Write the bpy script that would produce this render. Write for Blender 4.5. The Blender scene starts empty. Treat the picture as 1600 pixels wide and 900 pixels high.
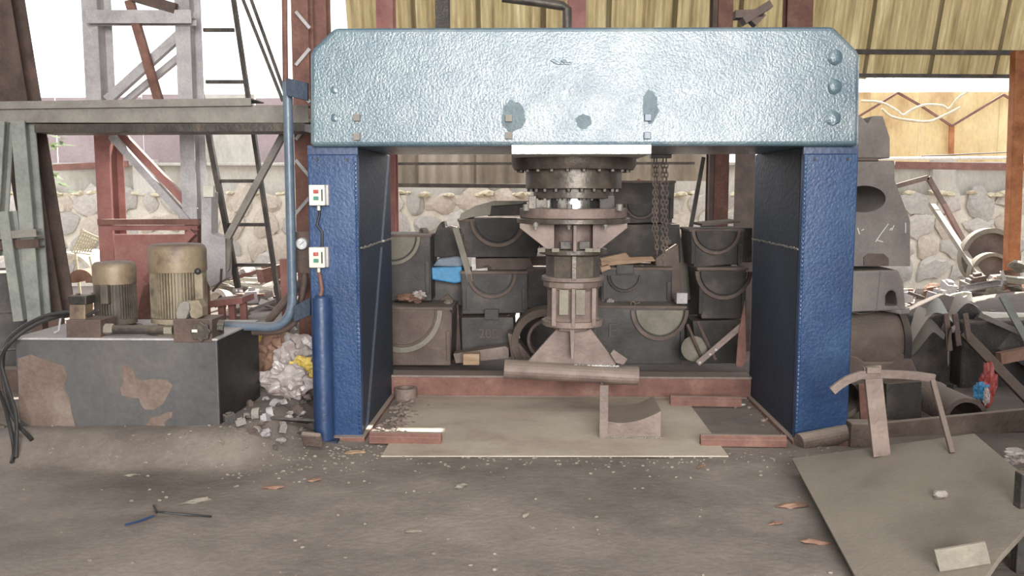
import bpy, bmesh, math, random
from mathutils import Vector, Matrix, noise
random.seed(11)
R = math.radians
COL = bpy.context.scene.collection
# ------------------------------------------------------------------ camera, sky, light, exposure
F = 1400.0
CAMLOC = Vector((0, -5.5, 1.55))
cam = bpy.data.cameras.new('camera'); camo = bpy.data.objects.new('camera', cam)
COL.objects.link(camo); camo.location = CAMLOC
camo.rotation_euler = (R(90-6.1), 0, R(1.76))
cam.sensor_width = 36; cam.lens = 36*F/1600; cam.clip_end = 300
bpy.context.scene.camera = camo
CR = camo.rotation_euler.to_matrix()
vs = bpy.context.scene.view_settings
vs.view_transform = 'Standard'; vs.look = 'None'; vs.gamma = 1; vs.exposure = 0.25
w = bpy.data.worlds.new('sky'); bpy.context.scene.world = w; w.use_nodes = True
bg = w.node_tree.nodes['Background']
bg.inputs[0].default_value = (0.97, 0.97, 1.0, 1); bg.inputs[1].default_value = 2.3
sl = bpy.data.lights.new('sun', 'SUN'); sl.energy = 13; sl.angle = R(0.5); sl.color = (1, .95, .86)
so = bpy.data.objects.new('sun', sl); COL.objects.link(so)
so.rotation_euler = Vector((0.30, 0.56, 1)).to_track_quat('Z', 'Y').to_euler()
al = bpy.data.lights.new('doorway_daylight', 'AREA'); al.shape = 'RECTANGLE'; al.size = 4.6; al.size_y = 2.9
al.energy = 1600; al.color = (1.0, .985, .95)
ao = bpy.data.objects.new('doorway_daylight', al); COL.objects.link(ao)
ao.location = (1.3, -11.3, 2.95); ao.rotation_euler = (R(90), 0, 0)

kl = bpy.data.lights.new('roof_skylight', 'AREA'); kl.shape = 'RECTANGLE'; kl.size = 5; kl.size_y = 2.4; kl.energy = 110; kl.color = (1, .98, .94)
ko = bpy.data.objects.new('roof_skylight', kl); COL.objects.link(ko); ko.location = (.3, -2.4, 4.5)
# ------------------------------------------------------------------ pixel <-> world
def ray(px, py):
    return CR @ Vector(((px-800)/F, -(py-450)/F, -1))
def P(px, py, Y):
    d = ray(px, py); return CAMLOC + d*((Y-CAMLOC.y)/d.y)
def G(px, py, z=0.0):
    d = ray(px, py); return CAMLOC + d*((z-CAMLOC.z)/d.z)
def m(px, Y): return px*(Y+5.5)/F

def sm(a, b, x):
    t = max(0, min(1, (x-a)/(b-a))); return t*t*(3-2*t)
def gz(x, y):
    h = 0.014*noise.noise(Vector((x*2.1, y*2.1, 0))) + 0.006*noise.noise(Vector((x*7, y*7, 3)))
    # earth bank carrying the oil tank
    bx = sm(-3.6, -3.0, x)*(1-sm(-1.78, -1.42, x)); by = sm(-0.70, -0.40, y)*(1-sm(.7, 1.2, y))
    h += 0.155*bx*by + 0.045*(bx*by*(1-bx*by)*4)*noise.noise(Vector((x*5, y*5, 2))) + 0.012*bx*by*noise.noise(Vector((x*4, y*4, 9)))
    h += 0.42*math.exp(-((x+3.3)/1.6)**2-((y-4.3)/1.7)**2)
    h += 0.30*math.exp(-((x+2.0)/.9)**2-((y-2.6)/1.0)**2)
    h += 0.55*math.exp(-((x-5.1)/1.5)**2-((y-3.6)/1.6)**2)
    h += 0.05*math.exp(-((x+1.55)/.3)**2-((y+.05)/.35)**2)
    return h

# ------------------------------------------------------------------ materials
def worn(name, cols, scale=3, rough=.75, metal=0, bump=.25, bscale=40, dust=0, dcol=(.23,.19,.155), detail=6, stretch=None, trans=0, coords='Object', spec=.5, scale2=None):
    mt = bpy.data.materials.new(name); mt.use_nodes = True; nt = mt.node_tree; N = nt.nodes; Lk = nt.links
    b = N['Principled BSDF']; tc = N.new('ShaderNodeTexCoord'); mp = N.new('ShaderNodeMapping')
    Lk.new(tc.outputs[coords], mp.inputs[0])
    if stretch: mp.inputs['Scale'].default_value = stretch
    oi = N.new('ShaderNodeObjectInfo'); ad = N.new('ShaderNodeVectorMath'); ad.operation = 'ADD'
    ml = N.new('ShaderNodeMath'); ml.operation = 'MULTIPLY'; ml.inputs[1].default_value = 37
    Lk.new(oi.outputs['Random'], ml.inputs[0]); Lk.new(mp.outputs[0], ad.inputs[0]); Lk.new(ml.outputs[0], ad.inputs[1])
    n = N.new('ShaderNodeTexNoise'); n.inputs['Scale'].default_value = scale; n.inputs['Detail'].default_value = detail; n.inputs['Roughness'].default_value = .62
    Lk.new(ad.outputs[0], n.inputs['Vector'])
    cr = N.new('ShaderNodeValToRGB'); e = cr.color_ramp.elements
    while len(e) < len(cols): e.new(.5)
    for i, (p, c) in enumerate(cols): e[i].position = p; e[i].color = (*c, 1)
    Lk.new(n.outputs['Fac'], cr.inputs[0]); out = cr.outputs[0]
    n2 = N.new('ShaderNodeTexNoise'); n2.inputs['Scale'].default_value = bscale; n2.inputs['Detail'].default_value = 4
    Lk.new(ad.outputs[0], n2.inputs['Vector'])
    mv = N.new('ShaderNodeMixRGB'); mv.blend_type = 'MULTIPLY'; mv.inputs[0].default_value = .35
    Lk.new(out, mv.inputs[1]); Lk.new(n2.outputs['Fac'], mv.inputs[2]); 
    br = N.new('ShaderNodeMixRGB'); br.blend_type = 'MULTIPLY'; br.inputs[0].default_value = 1; br.inputs[2].default_value = (1.2, 1.2, 1.2, 1)
    Lk.new(mv.outputs[0], br.inputs[1]); out = br.outputs[0]
    if dust:
        g = N.new('ShaderNodeNewGeometry'); sx = N.new('ShaderNodeSeparateXYZ'); Lk.new(g.outputs['Normal'], sx.inputs[0])
        mr = N.new('ShaderNodeMapRange'); mr.inputs[1].default_value = .25; mr.inputs[2].default_value = .9; mr.inputs[4].default_value = dust
        Lk.new(sx.outputs['Z'], mr.inputs[0])
        dm = N.new('ShaderNodeMixRGB'); Lk.new(mr.outputs[0], dm.inputs[0]); Lk.new(out, dm.inputs[1]); dm.inputs[2].default_value = (*dcol, 1)
        out = dm.outputs[0]
    Lk.new(out, b.inputs['Base Color'])
    b.inputs['Metallic'].default_value = metal; b.inputs['Specular IOR Level'].default_value = spec
    rr = N.new('ShaderNodeMapRange'); rr.inputs[3].default_value = max(0.05, rough-.12); rr.inputs[4].default_value = min(1, rough+.12)
    Lk.new(n2.outputs['Fac'], rr.inputs[0]); Lk.new(rr.outputs[0], b.inputs['Roughness'])
    if bump:
        bp = N.new('ShaderNodeBump'); bp.inputs['Strength'].default_value = bump; bp.inputs['Distance'].default_value = .02
        Lk.new(n2.outputs['Fac'], bp.inputs['Height']); Lk.new(bp.outputs[0], b.inputs['Normal'])
    if trans:
        tr = N.new('ShaderNodeBsdfTranslucent'); mx = N.new('ShaderNodeMixShader'); mx.inputs[0].default_value = trans
        Lk.new(out, tr.inputs[0]); Lk.new(b.outputs[0], mx.inputs[1]); Lk.new(tr.outputs[0], mx.inputs[2])
        Lk.new(mx.outputs[0], N['Material Output'].inputs[0])
    return mt
M = {}
M['blue'] = worn('blue_paint', [(.3,(.16,.20,.215)),(.45,(.075,.12,.155)),(.6,(.10,.15,.175)),(.75,(.19,.225,.235))], 1.7, .3, 0, .22, 85, 0, spec=.7, detail=9)
_b = M['blue'].node_tree.nodes['Principled BSDF']; _b.inputs['Coat Roughness'].default_value = .22; _b.inputs['Coat IOR'].default_value = 1.6
_n = M['blue'].node_tree; _t = _n.nodes.new('ShaderNodeTexCoord'); _x = _n.nodes.new('ShaderNodeTexNoise'); _x.inputs['Scale'].default_value = 5; _x.inputs['Detail'].default_value = 12; _x.inputs['Roughness'].default_value = .72
_r = _n.nodes.new('ShaderNodeMapRange'); _r.inputs[1].default_value = .38; _r.inputs[2].default_value = .62; _r.inputs[3].default_value = .05; _r.inputs[4].default_value = .46
_n.links.new(_t.outputs['Object'], _x.inputs['Vector']); _n.links.new(_x.outputs['Fac'], _r.inputs[0]); _n.links.new(_r.outputs[0], _b.inputs['Coat Weight']); _n.links.new(_b.inputs['Normal'].links[0].from_socket, _b.inputs['Coat Normal'])
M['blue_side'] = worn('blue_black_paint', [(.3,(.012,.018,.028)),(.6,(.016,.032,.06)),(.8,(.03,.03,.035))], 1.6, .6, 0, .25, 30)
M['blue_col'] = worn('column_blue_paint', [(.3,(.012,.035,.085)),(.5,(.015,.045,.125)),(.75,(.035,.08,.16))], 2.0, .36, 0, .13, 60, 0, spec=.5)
M['blue_pipe'] = worn('pipe_blue_paint', [(.3,(.012,.028,.08)),(.55,(.018,.045,.12)),(.8,(.04,.07,.13))], 3, .38, 0, .1, 30, spec=.7)
M['blue_pale'] = worn('dusty_blue_paint', [(.3,(.07,.10,.14)),(.7,(.12,.155,.20))], 5, .4, 0, .1, 30, dust=.5)
M['whitemetal'] = worn('pale_scratched_plate', [(.25,(.35,.36,.35)),(.6,(.62,.64,.62)),(.8,(.75,.77,.75))], 14, .4, .1, .5, 60, spec=.8)
M['tank'] = worn('grey_tank_paint', [(.30,(.06,.058,.062)),(.5,(.085,.083,.086)),(.75,(.125,.115,.108))], 1.55, .42, 0, .1, 30, dust=.2, detail=4, coords='Object')
M['grease'] = worn('grease', [(.3,(.05,.075,.09)),(.7,(.10,.145,.17))], 9, .5, 0, .3, 60)
M['peel'] = worn('bare_rusty_patch', [(.3,(.11,.075,.06)),(.55,(.165,.12,.10)),(.8,(.22,.18,.155))], 5, .7, 0, .2, 40)
M['darksteel'] = worn('dark_oily_steel', [(.3,(.025,.022,.02)),(.55,(.06,.052,.045)),(.75,(.12,.09,.065))], 6, .5, .3, .2, 40, dust=.6)
M['brownsteel'] = worn('brown_dusty_steel', [(.3,(.12,.085,.075)),(.55,(.20,.15,.13)),(.8,(.29,.22,.185))], 5, .6, .1, .2, 45, dust=.6)
M['flange'] = worn('brown_oily_flange', [(.3,(.05,.04,.035)),(.55,(.11,.09,.075)),(.8,(.2,.15,.11))], 7, .42, .35, .15, 40, dust=.5)
M['chrome'] = worn('chromed_rod', [(.3,(.55,.55,.55)),(.7,(.8,.8,.8))], 4, .22, 1, .05, 30)
M['cast'] = worn('dusty_black_casting', [(.3,(.02,.018,.018)),(.52,(.045,.04,.037)),(.72,(.12,.095,.08))], 3, .75, 0, .4, 45, dust=.85, dcol=(.17,.135,.11))
M['castblue'] = worn('dusty_slate_casting', [(.3,(.04,.038,.038)),(.52,(.075,.07,.068)),(.72,(.15,.13,.115))], 3, .75, 0, .4, 45, dust=.85, dcol=(.2,.165,.14))
M['castbrown'] = worn('dusty_brown_casting', [(.3,(.085,.06,.05)),(.55,(.135,.1,.085)),(.8,(.21,.165,.135))], 4, .8, 0, .4, 45, dust=.8, dcol=(.26,.21,.175))
M['casttan'] = worn('dusty_tan_casting', [(.3,(.14,.125,.10)),(.55,(.21,.19,.155)),(.8,(.28,.24,.19))], 4, .8, 0, .3, 45, dust=.6, dcol=(.30,.26,.21))
M['castgrey'] = worn('grey_primed_casting', [(.3,(.16,.135,.125)),(.55,(.225,.20,.185)),(.8,(.30,.265,.24))], 3, .8, 0, .25, 50, dust=.7, dcol=(.36,.32,.28))
M['chalk'] = worn('chalk', [(.3,(.6,.6,.58)),(.7,(.75,.75,.72))], 10, .9)
M['red'] = worn('red_oxide_paint', [(.3,(.19,.075,.065)),(.55,(.27,.115,.10)),(.8,(.33,.18,.155))], 4, .65, 0, .15, 40, dust=.8, dcol=(.33,.26,.22))
M['redrust'] = worn('worn_red_oxide', [(.3,(.11,.05,.04)),(.55,(.18,.085,.065)),(.8,(.25,.15,.115))], 5, .75, 0, .3, 40, dust=.9, dcol=(.31,.25,.21))
M['rust'] = worn('orange_rust', [(.3,(.22,.08,.03)),(.55,(.38,.15,.06)),(.8,(.45,.22,.1))], 6, .85, 0, .3, 40)
M['greysteel'] = worn('pale_grey_steel', [(.3,(.30,.28,.29)),(.55,(.42,.40,.41)),(.8,(.5,.48,.46))], 5, .6, .1, .25, 50, dust=.5, dcol=(.42,.38,.34))
M['beamgrey'] = worn('dusty_channel_steel', [(.3,(.15,.135,.12)),(.55,(.21,.195,.175)),(.8,(.27,.25,.22))], 5, .8, 0, .2, 50, dust=.7, dcol=(.34,.30,.27))
M['browndark'] = worn('dark_brown_steel', [(.3,(.05,.032,.026)),(.55,(.09,.06,.05)),(.8,(.15,.085,.065))], 5, .7, 0, .25, 45, dust=.5)
M['greengrey'] = worn('grey_green_steel', [(.3,(.16,.17,.155)),(.55,(.23,.24,.22)),(.8,(.3,.3,.26))], 5, .7, 0, .25, 45, dust=.5)
M['motor'] = worn('khaki_motor_paint', [(.3,(.09,.07,.05)),(.5,(.22,.18,.125)),(.8,(.30,.255,.185))], 7, .65, .1, .2, 50, dust=.6)
M['motorcap'] = worn('worn_fan_cowl', [(.3,(.10,.07,.06)),(.5,(.22,.165,.11)),(.8,(.27,.23,.16))], 6, .55, .2, .1, 50, dust=.6, dcol=(.16,.12,.105))
M['motordark'] = worn('oily_motor_paint', [(.3,(.04,.034,.03)),(.5,(.085,.07,.055)),(.8,(.15,.12,.095))], 7, .65, .1, .2, 50, dust=.6)
M['black'] = worn('black_rubber', [(.3,(.012,.012,.013)),(.7,(.03,.028,.028))], 6, .5, 0, .05, 50)
M['bag'] = worn('crumpled_plastic', [(.3,(.24,.17,.16)),(.5,(.40,.35,.335)),(.75,(.55,.50,.49))], 7, .35, 0, .3, 20)
M['yellow'] = worn('yellow_plastic', [(.3,(.6,.42,.1)),(.7,(.7,.55,.15))], 6, .5)
M['cream'] = worn('cream_enamel', [(.3,(.52,.50,.42)),(.7,(.66,.64,.56))], 8, .5, 0, .05)
M['redbtn'] = worn('red_button', [(.3,(.28,.04,.035)),(.7,(.36,.07,.06))], 8, .4)
M['grnbtn'] = worn('green_button', [(.3,(.03,.16,.11)),(.7,(.06,.22,.15))], 8, .4)
M['bluebox'] = worn('bright_blue_plastic', [(.3,(.02,.16,.34)),(.7,(.06,.28,.5))], 8, .5, 0, .1, dust=.2)
M['wood'] = worn('dusty_timber', [(.3,(.25,.16,.10)),(.55,(.38,.26,.17)),(.8,(.45,.34,.24))], 5, .8, 0, .3, 40, stretch=(1,1,6))
M['stone'] = worn('field_stone', [(.3,(.36,.33,.30)),(.55,(.46,.43,.39)),(.8,(.56,.52,.46))], 4, .9, 0, .5, 30)
M['stone_brown'] = worn('brown_field_stone', [(.3,(.38,.32,.27)),(.55,(.48,.42,.35)),(.8,(.56,.5,.42))], 4, .9, 0, .5, 30)
M['stone_dark'] = worn('grey_field_stone', [(.3,(.30,.28,.26)),(.55,(.38,.36,.33)),(.8,(.46,.44,.40))], 4, .9, 0, .5, 30)
M['mortar'] = worn('pale_mortar', [(.3,(.46,.42,.35)),(.7,(.60,.56,.48))], 5, .95, 0, .4, 25)
M['plaster'] = worn('stained_plaster', [(.3,(.30,.28,.24)),(.55,(.44,.42,.38)),(.8,(.52,.5,.45))], 1.6, .95, 0, .2, 25, stretch=(1,1,.5))
M['mauve'] = worn('faded_mauve_sheet', [(.3,(.24,.185,.19)),(.7,(.32,.26,.262))], 1.5, .7, 0, .1, 25)
M['yellowsheet'] = worn('stained_yellow_sheet', [(.3,(.38,.24,.12)),(.48,(.60,.48,.28)),(.7,(.68,.60,.38))], 1.5, .7, 0, .15, 25, stretch=(1,1,.45), trans=.35)
M['frp'] = worn('translucent_corrugated_sheet', [(.25,(.085,.062,.028)),(.42,(.17,.135,.07)),(.58,(.23,.19,.105)),(.75,(.34,.30,.19))], 2.2, .7, 0, .1, 25, stretch=(4,1,.22), trans=.33)
M['corr'] = worn('weathered_corrugated_sheet', [(.3,(.11,.09,.07)),(.5,(.19,.16,.125)),(.75,(.27,.24,.20))], 1.3, .75, 0, .1, 25, stretch=(2.5,1,.5), trans=.2)
M['ceil'] = worn('sooty_roof_sheet', [(.3,(.1,.09,.08)),(.7,(.18,.16,.14))], 2, .85)
M['leaf'] = worn('dusty_leaf', [(.3,(.10,.14,.07)),(.7,(.17,.22,.11))], 5, .6, trans=.4)
M['straw'] = worn('dry_straw', [(.3,(.42,.37,.25)),(.7,(.58,.53,.40))], 9, .8)
M['litter'] = worn('brick_orange_scrap', [(.3,(.17,.09,.06)),(.7,(.28,.17,.12))], 9, .8)
M['glass'] = worn('gauge_dial', [(.3,(.5,.52,.52)),(.7,(.65,.67,.67))], 9, .2)
M['plate'] = worn('dusty_floor_plate', [(.28,(.20,.155,.125)),(.42,(.36,.30,.245)),(.62,(.46,.40,.33)),(.8,(.52,.46,.39))], 1.6, .62, 0, .12, 40, stretch=(1,1.3,1))
M['dplate'] = worn('dusty_lid_plate', [(.3,(.13,.105,.085)),(.5,(.20,.17,.14)),(.8,(.25,.215,.175))], 1.2, .7, 0, .12, 60)
# ground: several scales of dirt
g = worn('oily_dirt', [(.3,(.11,.09,.078)),(.5,(.185,.155,.135)),(.75,(.27,.23,.20))], 1.3, .9, 0, .28, 30, detail=9)
M['dirt'] = g
nt = g.node_tree; bs = nt.nodes['Principled BSDF']
vo = nt.nodes.new('ShaderNodeTexNoise'); vo.inputs['Scale'].default_value = 90; vo.inputs['Detail'].default_value = 3
tcn = [n for n in nt.nodes if n.type == 'TEX_COORD'][0]; nt.links.new(tcn.outputs['Object'], vo.inputs['Vector'])
rp = nt.nodes.new('ShaderNodeValToRGB'); rp.color_ramp.elements[0].position = .66; rp.color_ramp.elements[1].position = .74
nt.links.new(vo.outputs['Fac'], rp.inputs[0]); mx = nt.nodes.new('ShaderNodeMixRGB'); nt.links.new(rp.outputs[0], mx.inputs[0])
src = bs.inputs['Base Color'].links[0].from_socket; nt.links.new(src, mx.inputs[1]); mx.inputs[2].default_value = (.3,.26,.22,1)
nt.links.new(mx.outputs[0], bs.inputs['Base Color'])

# ------------------------------------------------------------------ mesh builder
class MB:
    def __init__(s): s.b = bmesh.new()
    def verts_faces(s, vs_, fs):
        v = [s.b.verts.new(p) for p in vs_]
        for f in fs:
            try: s.b.faces.new([v[i] for i in f])
            except ValueError: pass
        return s
    def box(s, c, size, rot=None):
        c = Vector(c); h = Vector(size)/2; q = []
        for x in (-1,1):
            for y in (-1,1):
                for z in (-1,1):
                    p = Vector((x*h.x, y*h.y, z*h.z)); q.append(c + (rot @ p if rot else p))
        return s.verts_faces(q, [(0,1,3,2),(4,6,7,5),(0,4,5,1),(2,3,7,6),(0,2,6,4),(1,5,7,3)])
    def loft(s, rings, cap=True, closed=True):
        n = len(rings[0]); vv = [[s.b.verts.new(p) for p in r] for r in rings]
        for a, b in zip(vv, vv[1:]):
            for i in range(n if closed else n-1):
                j = (i+1) % n
                try: s.b.faces.new((a[i], a[j], b[j], b[i]))
                except ValueError: pass
        if cap:
            for r in (vv[0], vv[-1]):
                try: s.b.faces.new(r)
                except ValueError: pass
        return s
    def prism(s, poly, y0, y1):       # poly: list of (x,z)
        return s.loft([[Vector((x, y0, z)) for x, z in poly], [Vector((x, y1, z)) for x, z in poly]])
    def section(s, p0, p1, sec, dep=Vector((0,1,0)), closed=True):
        p0, p1 = Vector(p0), Vector(p1); t = (p1-p0).normalized(); d = (Vector(dep)-t*t.dot(Vector(dep))).normalized(); a = t.cross(d)
        return s.loft([[p + a*u + d*v for u, v in sec] for p in (p0, p1)])
    def bar(s, p0, p1, w, d, dep=(0,1,0)):
        return s.section(p0, p1, [(-w/2,-d/2),(w/2,-d/2),(w/2,d/2),(-w/2,d/2)], Vector(dep))
    def ibeam(s, p0, p1, w, d, t=.012, dep=(0,1,0)):   # flanges face dep
        h = d/2; a = w/2; q = t/2
        sec = [(-a,-h),(a,-h),(a,-h+t),(q,-h+t),(q,h-t),(a,h-t),(a,h),(-a,h),(-a,h-t),(-q,h-t),(-q,-h+t),(-a,-h+t)]
        return s.section(p0, p1, sec, Vector(dep))
    def angle(s, p0, p1, w, t=.008, dep=(0,1,0)):
        return s.section(p0, p1, [(-w/2,0),(w/2,0),(w/2,w),(w/2-t,w),(w/2-t,t),(-w/2,t)], Vector(dep))
    def channel(s, p0, p1, w, d, t=.01, dep=(0,1,0)):  # web faces -dep
        a = w/2
        return s.section(p0, p1, [(-a,0),(a,0),(a,d),(a-t,d),(a-t,t),(-a+t,t),(-a+t,d),(-a,d)], Vector(dep))
    def uchan(s, p0, p1, w, d, t=.01, dep=(0,1,0)):    # open side faces -dep
        a = w/2
        return s.section(p0, p1, [(-a,0),(-a+t,0),(-a+t,d-t),(a-t,d-t),(a-t,0),(a,0),(a,d),(-a,d)], Vector(dep))
    def cyl(s, p0, p1, r0, r1=None, n=24, cap=True):
        p0, p1 = Vector(p0), Vector(p1); r1 = r0 if r1 is None else r1
        return s.loft([s._ring(p0, p1-p0, r0, n), s._ring(p1, p1-p0, r1, n)], cap)
    def _ring(s, c, t, r, n, ref=None):
        t = t.normalized(); ref = ref or (Vector((0,1,0)) if abs(t.y) < .9 else Vector((1,0,0)))
        a = t.cross(ref).normalized(); b = t.cross(a)
        return [c + a*(r*math.cos(2*math.pi*i/n)) + b*(r*math.sin(2*math.pi*i/n)) for i in range(n)]
    def tube(s, pts, r, n=10, cap=True):
        pts = [Vector(p) for p in pts]; rings = []; a = None
        for i, p in enumerate(pts):
            t = (pts[min(i+1, len(pts)-1)]-pts[max(i-1, 0)]).normalized()
            if a is None: a = t.cross(Vector((0,1,0)) if abs(t.y) < .9 else Vector((1,0,0))).normalized()
            a = (a-t*t.dot(a)).normalized(); b = t.cross(a)
            rings.append([p + a*(r*math.cos(2*math.pi*k/n)) + b*(r*math.sin(2*math.pi*k/n)) for k in range(n)])
        return s.loft(rings, cap)
    def lathe(s, c, prof, n=40, axis=(0,0,1), cap=True):   # prof: (r, h) along axis from c
        c = Vector(c); ax = Vector(axis).normalized()
        return s.loft([s._ring(c+ax*h, ax, max(r, .0005), n) for r, h in prof], cap)
    def pipe(s, p0, p1, ro, ri, n=28):                      # hollow tube
        p0, p1 = Vector(p0), Vector(p1); t = p1-p0
        rr = [s._ring(p0,t,ri,n), s._ring(p0,t,ro,n), s._ring(p1,t,ro,n), s._ring(p1,t,ri,n), s._ring(p0,t,ri,n)]
        s.loft(rr, cap=False); return s
    def arcband(s, cx, cz, r0, r1, a0, a1, y0, y1, n=20, sx=1):   # ring sector in XZ extruded in Y
        rings = []
        for i in range(n+1):
            a = a0+(a1-a0)*i/n; c, q = math.cos(a)*sx, math.sin(a)
            rings.append([Vector((cx+r0*c, y0, cz+r0*q)), Vector((cx+r1*c, y0, cz+r1*q)), Vector((cx+r1*c, y1, cz+r1*q)), Vector((cx+r0*c, y1, cz+r0*q))])
        return s.loft(rings)
    def blob(s, c, r, sub=2, amp=.25, sc=(1,1,1), seed=0, freq=1.6):
        k = bmesh.ops.create_icosphere(s.b, subdivisions=sub, radius=1)
        for v in k['verts']:
            d = v.co.normalized(); f = 1+amp*noise.noise(d*freq+Vector((seed*3.1, seed*1.7, seed)))*1.6
            v.co = Vector(c)+Vector((d.x*sc[0], d.y*sc[1], d.z*sc[2]))*r*f
        return s
    def xf(s, mat):
        bmesh.ops.transform(s.b, matrix=mat, verts=s.b.verts); return s

def finish(name, mb, mat, off, bev=0, smooth=False, segs=2):
    b = mb.b; bmesh.ops.remove_doubles(b, verts=b.verts, dist=1e-5); bmesh.ops.recalc_face_normals(b, faces=b.faces)
    bmesh.ops.translate(b, verts=b.verts, vec=-Vector(off))
    me = bpy.data.meshes.new(name); b.to_mesh(me); b.free()
    me.materials.append(M[mat] if isinstance(mat, str) else mat)
    if smooth:
        me.polygons.foreach_set('use_smooth', [True]*len(me.polygons))
        me.set_sharp_from_angle(angle=R(38))
    o = bpy.data.objects.new(name, me); COL.objects.link(o)
    if bev:
        md = o.modifiers.new('bevel', 'BEVEL'); md.width = bev; md.segments = segs; md.limit_method = 'ANGLE'; md.angle_limit = R(35)
    return o
def worldloc(o):
    v = Vector((0,0,0))
    while o: v += o.location; o = o.parent
    return v
def part(name, mb, mat, parent, bev=0, smooth=False, label=None, kind=None, segs=2):
    o = finish(name, mb, mat, worldloc(parent), bev, smooth, segs); o.parent = parent
    if label: o['label'] = label
    if kind: o['kind'] = kind
    return o
def thing(name, label, cat, loc, group=None):
    o = bpy.data.objects.new(name, None); COL.objects.link(o); o.location = loc; o.empty_display_size = .05
    o['label'] = label; o['category'] = cat
    if group: o['group'] = group
    return o
def single(name, mb, mat, label, cat, group=None, bev=0, smooth=False, kind=None):
    vs_ = [v.co for v in mb.b.verts]; c = Vector((sum(v.x for v in vs_)/len(vs_), sum(v.y for v in vs_)/len(vs_), min(v.z for v in vs_)))
    o = finish(name, mb, mat, c, bev, smooth); o.location = c; o['label'] = label; o['category'] = cat
    if group: o['group'] = group
    if kind: o['kind'] = kind
    return o
def struct(name, mb, mat, bev=0, smooth=False):
    o = finish(name, mb, mat, (0,0,0), bev, smooth); o['kind'] = 'structure'; return o
def pxp(poly, Y):     # pixel polygon -> XZ polygon on plane Y
    return [(P(x, y, Y).x, P(x, y, Y).z) for x, y in poly]
def dupl(o, loc=None, parent=None):
    c = o.copy(); COL.objects.link(c)
    if parent: c.parent = parent
    if loc is not None: c.location = loc
    return c

# ------------------------------------------------------------------ the setting
def ground():
    b = MB(); xs = []; x = -14
    while x <= 14: xs.append(x); x += .07 if -5 < x < 7 else .35
    ys = []; y = -13
    while y <= 12.0: ys.append(y); y += .06 if -3.5 < y < 1.5 else (.12 if y > 1.4 and y < 7 else .3)
    vv = [[b.b.verts.new((x, y, gz(x, y))) for x in xs] for y in ys]
    for j in range(len(ys)-1):
        for i in range(len(xs)-1): b.b.faces.new((vv[j][i], vv[j][i+1], vv[j+1][i+1], vv[j+1][i]))
    return struct('floor', b, 'dirt', smooth=True)
floor = ground()
WY = 9.0
def Z(py, Y, px=800): return P(px, py, Y).z
sY = G(655, 670, .02).y + .56*4.6; sX0 = P(565,600,0).x + .3*2.2; sX1 = G(692, 670, .02).x + .3*4.6   # crack between roof sheets
def slab(x0, x1, y0, y1): return (((x0+x1)/2, (y0+y1)/2, 4.62), (x1-x0, y1-y0, .02))
cl_ = MB()
for q in ((-8, -1.9, -13, sY-.05), (-1.9, 8, -13, sY-.05), (-8, sX0, sY-.05, sY+.05), (sX1, 8, sY-.05, sY+.05), (-8, -1.9, sY+.05, 3.4), (-1.9, 8, sY+.05, 4.4)): cl_.box(*slab(*q))
ceil_ = struct('ceiling', cl_, 'ceil')
for i, y in enumerate((-9, -5, -1, 1.6)):
    part('roof_truss', MB().ibeam((-8, y, 4.48), (8, y, 4.48), .1, .2, dep=(0,0,1)), 'browndark', ceil_)
struct('wall_right', MB().box((3.6, -6.3, 2.3), (.12, 13.2, 4.6)), 'plaster')
struct('wall_left', MB().box((-7.2, -5.6, 2.3), (.12, 14, 4.6)), 'plaster')
struct('added_shade_wall', MB().box((2.8, -3.7, 2.3), (1.6, .12, 4.6)), 'plaster')  # unseen wall, added to keep doorway light off the lower right
bk = MB().box((-5.1, -12.9, 2.3), (4.2, .15, 4.6)).box((6.7, -12.9, 2.3), (3, .15, 4.6)).box((1, -12.9, 4.5), (9, .15, .25))
struct('wall_front', bk, 'plaster')
# stone boundary wall behind the yard
zt = Z(305, WY)
wb = struct('wall_back', MB().box((0, WY+.2, zt/2), (19, .3, zt)), 'mortar')
protos = []
for k in range(9):
    q = finish('stone', MB().blob((0,0,0), 1, 2, .35, (1, .55, 1), seed=k+3, freq=1.5), ['stone','stone_brown','stone_dark'][k % 3], (0,0,0), smooth=True)
    protos.append(q.data); bpy.data.objects.remove(q)
cnt = 0; row = 0; z = zt-.12
while z > .05:
    x = -9.2 + (.15 if row % 2 else 0)
    while x < 9.3:
        s_ = random.uniform(.17, .30)
        o = bpy.data.objects.new('stone', random.choice(protos)); COL.objects.link(o); o.parent = wb
        o.location = (x+s_, WY+.035, z+random.uniform(-.05,.05)); o.rotation_euler = (0, random.uniform(0,6.3), 0)
        o.scale = (s_*.98, s_*.36, s_*random.uniform(.62,.85)); x += 2*s_*1.0; cnt += 1
    z -= .36; row += 1
# plaster band over the stones with piers
zp = Z(258, WY)
part('plaster_band', MB().box((0, WY+.24, (zt+zp)/2), (19, .2, zp-zt)), 'plaster', wb)
for px in (225, 745, 1475):
    x = P(px, 300, WY).x; part('pier', MB().box((x, WY+.1, (zt+zp)/2+.05), (.36, .16, zp-zt+.1)), 'plaster', wb)
cb = MB()
for i in range(150):
    x = random.uniform(-9.2, 9.2); cb.blob((x, WY+.05+random.uniform(-.08,.05), zt+random.uniform(.0,.05)), random.uniform(.04,.09), 1, .3, (1.4,1,.6), seed=i)
part('coping_rubble', cb, 'straw', wb, kind='stuff')
part('coping', MB().box((0, WY+.2, zp+.02), (19, .34, .05)), 'plaster', wb, bev=.01)

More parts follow.
